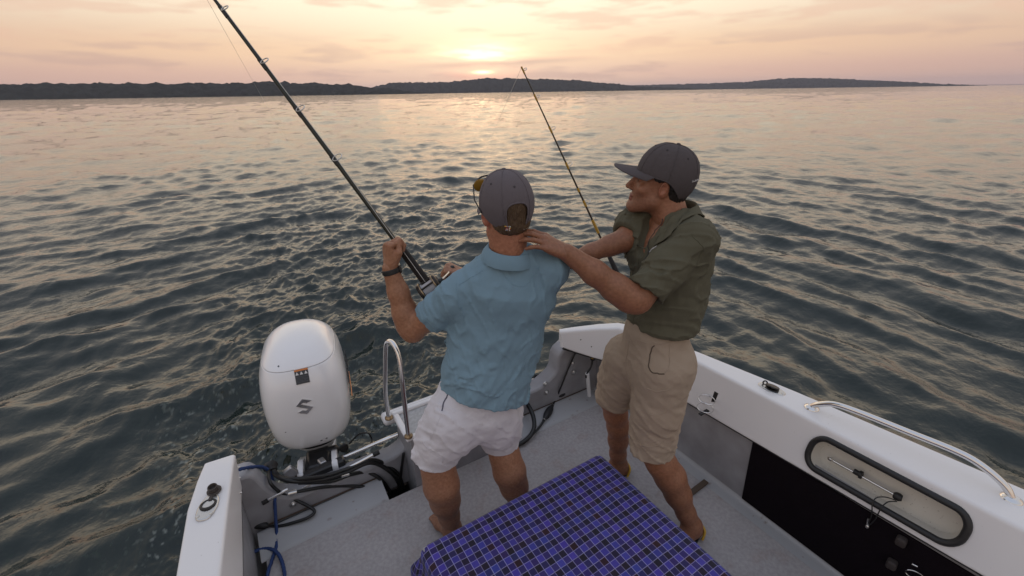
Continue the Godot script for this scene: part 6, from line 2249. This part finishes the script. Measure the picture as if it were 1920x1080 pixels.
	mb.blob(path[path.size() - 1], Vector3(0.005, 0.006, 0.004))
	build("cord_clip", mb, M.chrome, who)
	# --- shorts
	bx = box_of([hl, hr, kl, kr, pel + Vector3(0, 0.06, 0)], 0.16)
	var pf := Field.new(bx[0], bx[1], 0.0078)
	pf.cap(pel + Vector3(0, 0.06, 0), pel + Vector3(0, -0.04, 0), 0.148, 0.155, 0.03, face, 0.84)
	limb(pf, [hl + Vector3(0, -0.02, 0), hl.lerp(kl, 0.5), hl.lerp(kl, 1.1)], [0.120, 0.106, 0.098], 0.03)
	limb(pf, [hr + Vector3(0, -0.02, 0), hr.lerp(kr, 0.5), hr.lerp(kr, 1.1)], [0.112, 0.098, 0.088], 0.03)
	pf.cap(hl + back * 0.045, hl + back * 0.04 + Vector3(0, -0.05, 0), 0.09, 0.085, 0.04)
	var pn := noise(1.0, 2, 95)
	pf.ripple(func(p: Vector3) -> float:
		var kz := smooth(hl.y, kl.y, p.y)
		var n1 := pn.get_noise_2d(p.y * 9.0 + p.z * 5.0 + p.x * 4.0, (p.x - p.z) * 5.0 + 3.0)
		return -0.008 * pow(maxf(0.0, 1.0 - absf(n1) / 0.22), 1.6) * (0.35 + 0.65 * kz) + (0.0025 + 0.003 * kz) * pn.get_noise_2d(p.y * 13.0 + p.z * 5.0, (p.x - p.z) * 6.0) + 0.004 * pn.get_noise_3d(p.x * 16.0, p.y * 16.0, p.z * 16.0), 0.03)
	pf.keep(hl.lerp(kl, 1.0) + Vector3(0, -0.01, 0), ((kl - hl).normalized() + Vector3(0.0, -0.6, 0)).normalized(), 0.15)
	pf.keep(hr.lerp(kr, 1.0), ((kr - hr).normalized() + Vector3(0, -0.7, 0)).normalized(), 0.13)
	pf.cap(hl.lerp(kl, 0.75), hl.lerp(kl, 1.4), 0.074, 0.090, 0.01, Vector3.ZERO, 1.0, 1)
	pf.cap(hr.lerp(kr, 0.75), hr.lerp(kr, 1.4), 0.068, 0.080, 0.01, Vector3.ZERO, 1.0, 1)
	mb = MB.new()
	pf.net(mb)
	var sm := cloth_mat(lin(0.43, 0.345, 0.268), 22.0, 0.15, 97)
	var sh := build("cargo_shorts", mb, sm, who)
	tag(sh, "khaki cargo shorts reaching the knee")
	var dark := mat(lin(0.10, 0.075, 0.055), 0.9)
	build("pocket_opening", seam(pf, [Vector3(1.251, 1.033, -0.998), Vector3(1.224, 1.005, -0.999), Vector3(1.206, 0.968, -0.99), Vector3(1.212, 0.947, -0.966), Vector3(1.225, 0.949, -0.933), Vector3(1.239, 0.952, -0.914)], 0.0026), dark, sh)
	build("pocket_edge", seam(pf, [Vector3(1.239, 0.952, -0.914), Vector3(1.249, 0.985, -0.901), Vector3(1.268, 1.026, -0.908), Vector3(1.281, 1.06, -0.925)], 0.0016), sm, sh)
	build("waistband", seam(pf, [Vector3(1.215, 1.032, -1.072), Vector3(1.239, 1.039, -1.012), Vector3(1.265, 1.059, -0.946), Vector3(1.318, 1.08, -0.907)], 0.002), sm, sh)
	build("fly_seam", seam(pf, [Vector3(1.216, 1.003, -1.13), Vector3(1.218, 0.926, -1.128), Vector3(1.23, 0.849, -1.115), Vector3(1.225, 0.784, -1.09)], 0.002), sm, sh)
	build("cargo_flap", seam(pf, [Vector3(1.18, 0.854, -0.958), Vector3(1.211, 0.856, -0.919), Vector3(1.25, 0.873, -0.883)], 0.0022), sm, sh)
	build("cargo_pocket", seam(pf, [Vector3(1.191, 0.746, -0.945), Vector3(1.22, 0.747, -0.906), Vector3(1.255, 0.769, -0.876)], 0.002), sm, sh)
	build("hem_seam", seam(pf, [Vector3(1.197, 0.57, -1.001), Vector3(1.205, 0.566, -0.942), Vector3(1.231, 0.583, -0.891), Vector3(1.276, 0.606, -0.862)], 0.0014), sm, sh)
	# --- sandals
	for q in [[ar, face + left * 0.15], [al, face + left * 0.3]]:
		var d: Vector3 = q[1].normalized()
		var sd := Vector3.UP.cross(d)
		var g := Vector3(q[0].x, 0, q[0].z)
		mb = MB.new()
		var list := []
		for yy in [[0.001, 0.9], [0.004, 1.0], [0.014, 1.0], [0.017, 0.95]]:
			var ring := PackedVector3Array()
			for k in 32:
				var a := TAU * k / 32
				var along := cos(a) * 0.138
				ring.append(g + d * (0.055 + along * yy[1]) + sd * sin(a) * (0.047 + 0.012 * cos(a)) * yy[1] + Vector3(0, yy[0] - 0.006, 0))
			list.append(ring)
		mb.rings(list, true, true, true)
		var so := build("sandal", mb, M.rubber, who)
		tag(so, "black sandal with a yellow edge")
		mb = MB.new()
		mb.tube(spline([g + d * 0.03 + sd * 0.052 + Vector3(0, 0.01, 0), g + d * 0.055 + sd * 0.036 + Vector3(0, 0.055, 0), g + d * 0.06 + Vector3(0, 0.072, 0), g + d * 0.055 - sd * 0.038 + Vector3(0, 0.055, 0), g + d * 0.03 - sd * 0.052 + Vector3(0, 0.01, 0)]), 0.008, 8)
		build("strap", mb, M.rubber, so)
		mb = MB.new()
		mb.tube(spline([g - d * 0.03 + sd * 0.045 + Vector3(0, 0.012, 0), g - d * 0.05 + sd * 0.038 + Vector3(0, 0.05, 0), g - d * 0.062 + Vector3(0, 0.055, 0), g - d * 0.05 - sd * 0.038 + Vector3(0, 0.05, 0), g - d * 0.03 - sd * 0.045 + Vector3(0, 0.012, 0)]), 0.006, 8)
		build("heel_strap", mb, mat(lin(0.55, 0.33, 0.04), 0.6), so)

func lettering(o: Node3D, h: Transform3D) -> void:       # a line of small pale stitching that reads as script
	var rng := RandomNumberGenerator.new()
	rng.seed = 9
	for k in 7:
		var a := 2.35 + k * 0.055
		var e := 0.05 + k * 0.012
		var n := Vector3(sin(a) * cos(e), sin(e), cos(a) * cos(e))
		var p := Vector3(0, 0.040, -0.010) + n * Vector3(0.0985, 0.127, 0.1175)
		var mb := MB.new()
		mb.tube([h * p, h * (p + Vector3(0, rng.randf_range(0.004, 0.009), 0)), h * (p + Vector3(0, 0.002, -0.003))], 0.0010, 5)
		build("stitched_letter", mb, M.paper, o)

func open_collar(neck: Vector3, face: Vector3, left: Vector3, sf: Field) -> MB:
	var mb := MB.new()
	var list := []
	var n := 44
	for k in n + 1:
		var a := lerpf(-2.45, 2.45, float(k) / n)
		var out := -face * cos(a) + left * sin(a)
		var fr := smooth(1.2, 2.45, absf(a))
		var at := neck + Vector3(0, 0.006 - 0.050 * fr, 0) + face * 0.010 * fr
		var r := 0.083 + 0.012 * fr
		var drop := 0.044 + 0.030 * fr
		var ring := PackedVector3Array()
		var rise := 0.050 - 0.018 * fr
		for q in [[r - 0.004, 0.0], [r - 0.002, rise * 0.8], [r + 0.001, rise], [r + 0.005, rise + 0.002], [r + 0.010, rise * 0.9], [r + 0.022, rise - drop * 0.55], [r + 0.034 + 0.012 * fr, rise - drop], [r + 0.031 + 0.012 * fr, rise - drop - 0.003], [r + 0.018, rise - drop * 0.6], [r + 0.004, rise * 0.6]]:
			ring.append(at + out * q[0] + Vector3(0, q[1], 0))
		for j in [5, 6, 7, 8]:      # the flap lies on the shirt
			var lift: float = [0.007, 0.008, 0.004, 0.003][j - 5]
			if sf.at(ring[j]) < lift: ring[j] = sf.snap(ring[j], lift)
		list.append(ring)
	mb.rings(list, true, true, true)
	return mb

# ------------------------------------------------ rods
func fishing_rod(called: String, label: String, butt: Vector3, tip: Vector3, bow: Vector3, marks: Dictionary) -> Node3D:
	var o := thing(called, label, "fishing rod")
	o.set_meta("group", "fishing rods in the stern")
	var at := func(t: float) -> Vector3: return butt.lerp(tip, t) + bow * t * t
	var mb := MB.new()
	var pts := []
	var rad := []
	for k in 41:
		var t := k / 40.0
		pts.append(at.call(t))
		rad.append(lerpf(marks.thick, marks.thin, t))
	mb.tube(pts, rad, 12)
	build("blank", mb, marks.blank, o)
	for g in marks.grips:
		mb = MB.new()
		var a: Vector3 = at.call(g[0])
		var b: Vector3 = at.call(g[1])
		var l := (b - a).length()
		mb.lathe([[0.0, g[2] * 0.8], [l * 0.02, g[2] * 0.98], [l * 0.1, g[2]], [l * 0.85, g[3]], [l * 0.98, g[3] * 0.96], [l, g[3] * 0.75]], a, (b - a).normalized(), 18)
		build(g[4], mb, g[5], o)
	var n := 0
	for t in marks.guides:
		var p: Vector3 = at.call(t)
		var d: Vector3 = (at.call(t + 0.01) - at.call(t - 0.01)).normalized()
		var under: Vector3 = (marks.under as Vector3)
		under = (under - d * under.dot(d)).normalized()
		var r: float = lerpf(marks.ring0, marks.ring1, float(n) / maxf(1.0, marks.guides.size() - 1))
		n += 1
		var gd := Node3D.new()
		gd.name = "line_guide"
		o.add_child(gd, true)
		mb = MB.new()
		var ring := []
		var c := p + under * (r + 0.006)
		var nrm := (d * 0.8 + (CAM - p).normalized() * 0.55).normalized()
		var u := under - nrm * under.dot(nrm)
		u = u.normalized()
		var w := nrm.cross(u)
		for k in 20: ring.append(c + (u * cos(TAU * k / 20) + w * sin(TAU * k / 20)) * r)
		mb.tube(ring, 0.0019, 7, false, true)
		build("ring", mb, M.steel, gd)
		mb = MB.new()
		mb.tube([p - d * 0.02, p + d * 0.02], lerpf(marks.thick, marks.thin, t) + 0.0016, 10)
		build("binding", mb, marks.bind, gd)
	return o

func make_rods() -> void:
	var butt := Vector3(0.73, 0.942, -1.491)
	var tip := Vector3(0.029, 2.373, -2.12)
	var r1 := fishing_rod("fishing_rod", "long dark rod with multiplier reel held by the man in blue", butt, tip, Vector3(0, 0, 0), {"thick": 0.0125, "thin": 0.0052, "blank": mat(lin(0.018, 0.022, 0.016), 0.25), "grips": [[0.02, 0.10, 0.017, 0.017, "rear_grip", M.rubber], [0.165, 0.318, 0.0205, 0.0175, "fore_grip", mat(lin(0.02, 0.017, 0.016), 0.85)], [0.318, 0.322, 0.0178, 0.0178, "winding_check", M.steel]], "guides": [0.545, 0.665, 0.775, 0.89], "under": Vector3(0.45, -0.2, 0.85), "ring0": 0.019, "ring1": 0.013, "bind": M.blackmetal})
	# multiplier reel
	var rd := (tip - butt).normalized()
	var c := Vector3(0.578, 1.235, -1.572)
	var ax := (Vector3(0.83, 0.10, 0.30) - rd * Vector3(0.83, 0.10, 0.30).dot(rd)).normalized()
	var up := rd.cross(ax)
	var reel := Node3D.new()
	reel.name = "reel"
	r1.add_child(reel)
	var dkm := mat(lin(0.035, 0.03, 0.028), 0.3, 0.6)
	for s in [-1.0, 1.0]:
		var mb := MB.new()
		mb.lathe([[0.0, 0.034], [0.003, 0.040], [0.012, 0.041], [0.017, 0.037], [0.019, 0.025]], c + ax * s * 0.026, ax * s, 26)
		build("side_plate", mb, dkm, reel)
		mb = MB.new()
		mb.lathe([[0.0, 0.0405], [0.003, 0.042], [0.005, 0.0405]], c + ax * s * 0.027, ax * s, 26)
		build("side_ring", mb, M.brass, reel)
	var mb := MB.new()
	mb.lathe([[-0.025, 0.034], [-0.023, 0.034], [-0.022, 0.027], [0.022, 0.027], [0.023, 0.034], [0.025, 0.034]], c, ax, 26)
	build("spool", mb, mat(lin(0.45, 0.44, 0.46), 0.5), reel)
	for q in [0.6, 2.2, 3.9, 5.2]:
		mb = MB.new()
		var off := rd * cos(q) * 0.038 + up * sin(q) * 0.038
		mb.tube([c + off - ax * 0.03, c + off + ax * 0.03], 0.004, 8)
		build("cross_bar", mb, dkm, reel)
	mb = MB.new()
	mb.rbox(c.lerp(butt.lerp(tip, 0.135), 0.6), Vector3(0.05, 0.012, 0.02), Basis(rd, up, ax), 0.003)
	build("reel_foot", mb, M.steel, reel)
	var knob := Vector3(0.711, 1.26, -1.654)
	var hub := c + ax * 0.052
	mb = MB.new()
	mb.lathe([[-0.01, 0.012], [0.004, 0.012], [0.006, 0.009], [0.012, 0.008]], hub, ax, 14)
	build("drag_star", mb, M.blackmetal, reel)
	mb = MB.new()
	mb.tube([hub + ax * 0.006, hub.lerp(knob, 0.5) + ax * 0.012, knob - ax * 0.01], 0.0042, 8)
	build("crank", mb, M.steel, reel)
	mb = MB.new()
	mb.lathe([[-0.016, 0.008], [-0.01, 0.013], [0.01, 0.014], [0.018, 0.009]], knob, ax, 14)
	build("crank_knob", mb, M.rubber, reel)
	# the line along the rod and out to the water
	mb = MB.new()
	mb.tube([c + up * 0.0 + rd * 0.03, butt.lerp(tip, 0.545) + Vector3(0.45, -0.2, 0.85).normalized() * 0.022, butt.lerp(tip, 0.665) + Vector3(0.45, -0.2, 0.85).normalized() * 0.02, butt.lerp(tip, 0.89) + Vector3(0.45, -0.2, 0.85).normalized() * 0.016, tip], 0.0008, 5)
	build("line", mb, mat(lin(0.7, 0.7, 0.66), 0.3), r1)
	mb = MB.new()
	mb.tube([tip, tip.lerp(Vector3(2.6, SEA, -22.0), 0.5) + Vector3(0, -0.15, 0), Vector3(2.6, SEA, -22.0)], 0.0008, 4)
	build("line_to_water", mb, mat(lin(0.7, 0.7, 0.66), 0.3), r1)
	# second rod, standing in the quarter
	var b2 := Vector3(2.028, 0.585, -1.746)
	var t2 := Vector3(1.425, 2.067, -2.198)
	var gold := mat(lin(0.42, 0.24, 0.03), 0.3)
	var r2 := fishing_rod("fishing_rod", "thin black and gold rod standing behind the man in olive", b2, t2, Vector3(0, 0, 0), {"thick": 0.0085, "thin": 0.0030, "blank": mat(lin(0.028, 0.022, 0.014), 0.25), "grips": [[0.0, 0.13, 0.013, 0.015, "rear_grip", M.rubber], [0.165, 0.30, 0.0185, 0.0135, "fore_grip", mat(lin(0.022, 0.022, 0.024), 0.8)], [0.36, 0.375, 0.0088, 0.0088, "gold_wrap", gold], [0.395, 0.45, 0.0088, 0.0088, "gold_wrap", gold], [0.56, 0.575, 0.0075, 0.0075, "gold_wrap", gold]], "guides": [0.515, 0.66, 0.79, 0.90, 0.99], "under": Vector3(0.9, -0.1, 0.1), "ring0": 0.016, "ring1": 0.009, "bind": gold})
	var rd2 := (t2 - b2).normalized()
	var c2 := Vector3(1.645, 1.034, -1.535)
	var reel2 := Node3D.new()
	reel2.name = "reel"
	r2.add_child(reel2)
	mb = MB.new()
	var ax2 := Vector3(0.6, 0.0, 0.8).normalized()
	mb.lathe([[-0.03, 0.024], [-0.026, 0.031], [0.026, 0.031], [0.032, 0.028], [0.036, 0.016], [0.042, 0.014], [0.044, 0.008]], c2, ax2, 22)
	build("reel_body", mb, M.blackmetal, reel2)
	mb = MB.new()
	mb.tube([c2 + ax2 * 0.04, c2 + ax2 * 0.045 + Vector3(0.02, -0.03, 0), c2 + ax2 * 0.05 + Vector3(0.025, -0.04, 0)], 0.004, 7)
	build("crank", mb, M.steel, reel2)
	mb = MB.new()
	mb.tube([t2, t2.lerp(Vector3(9.0, SEA, -17.0), 0.5) + Vector3(0, -0.2, 0), Vector3(9.0, SEA, -17.0)], 0.0009, 4)
	build("line", mb, mat(lin(0.7, 0.7, 0.66), 0.3), r2)
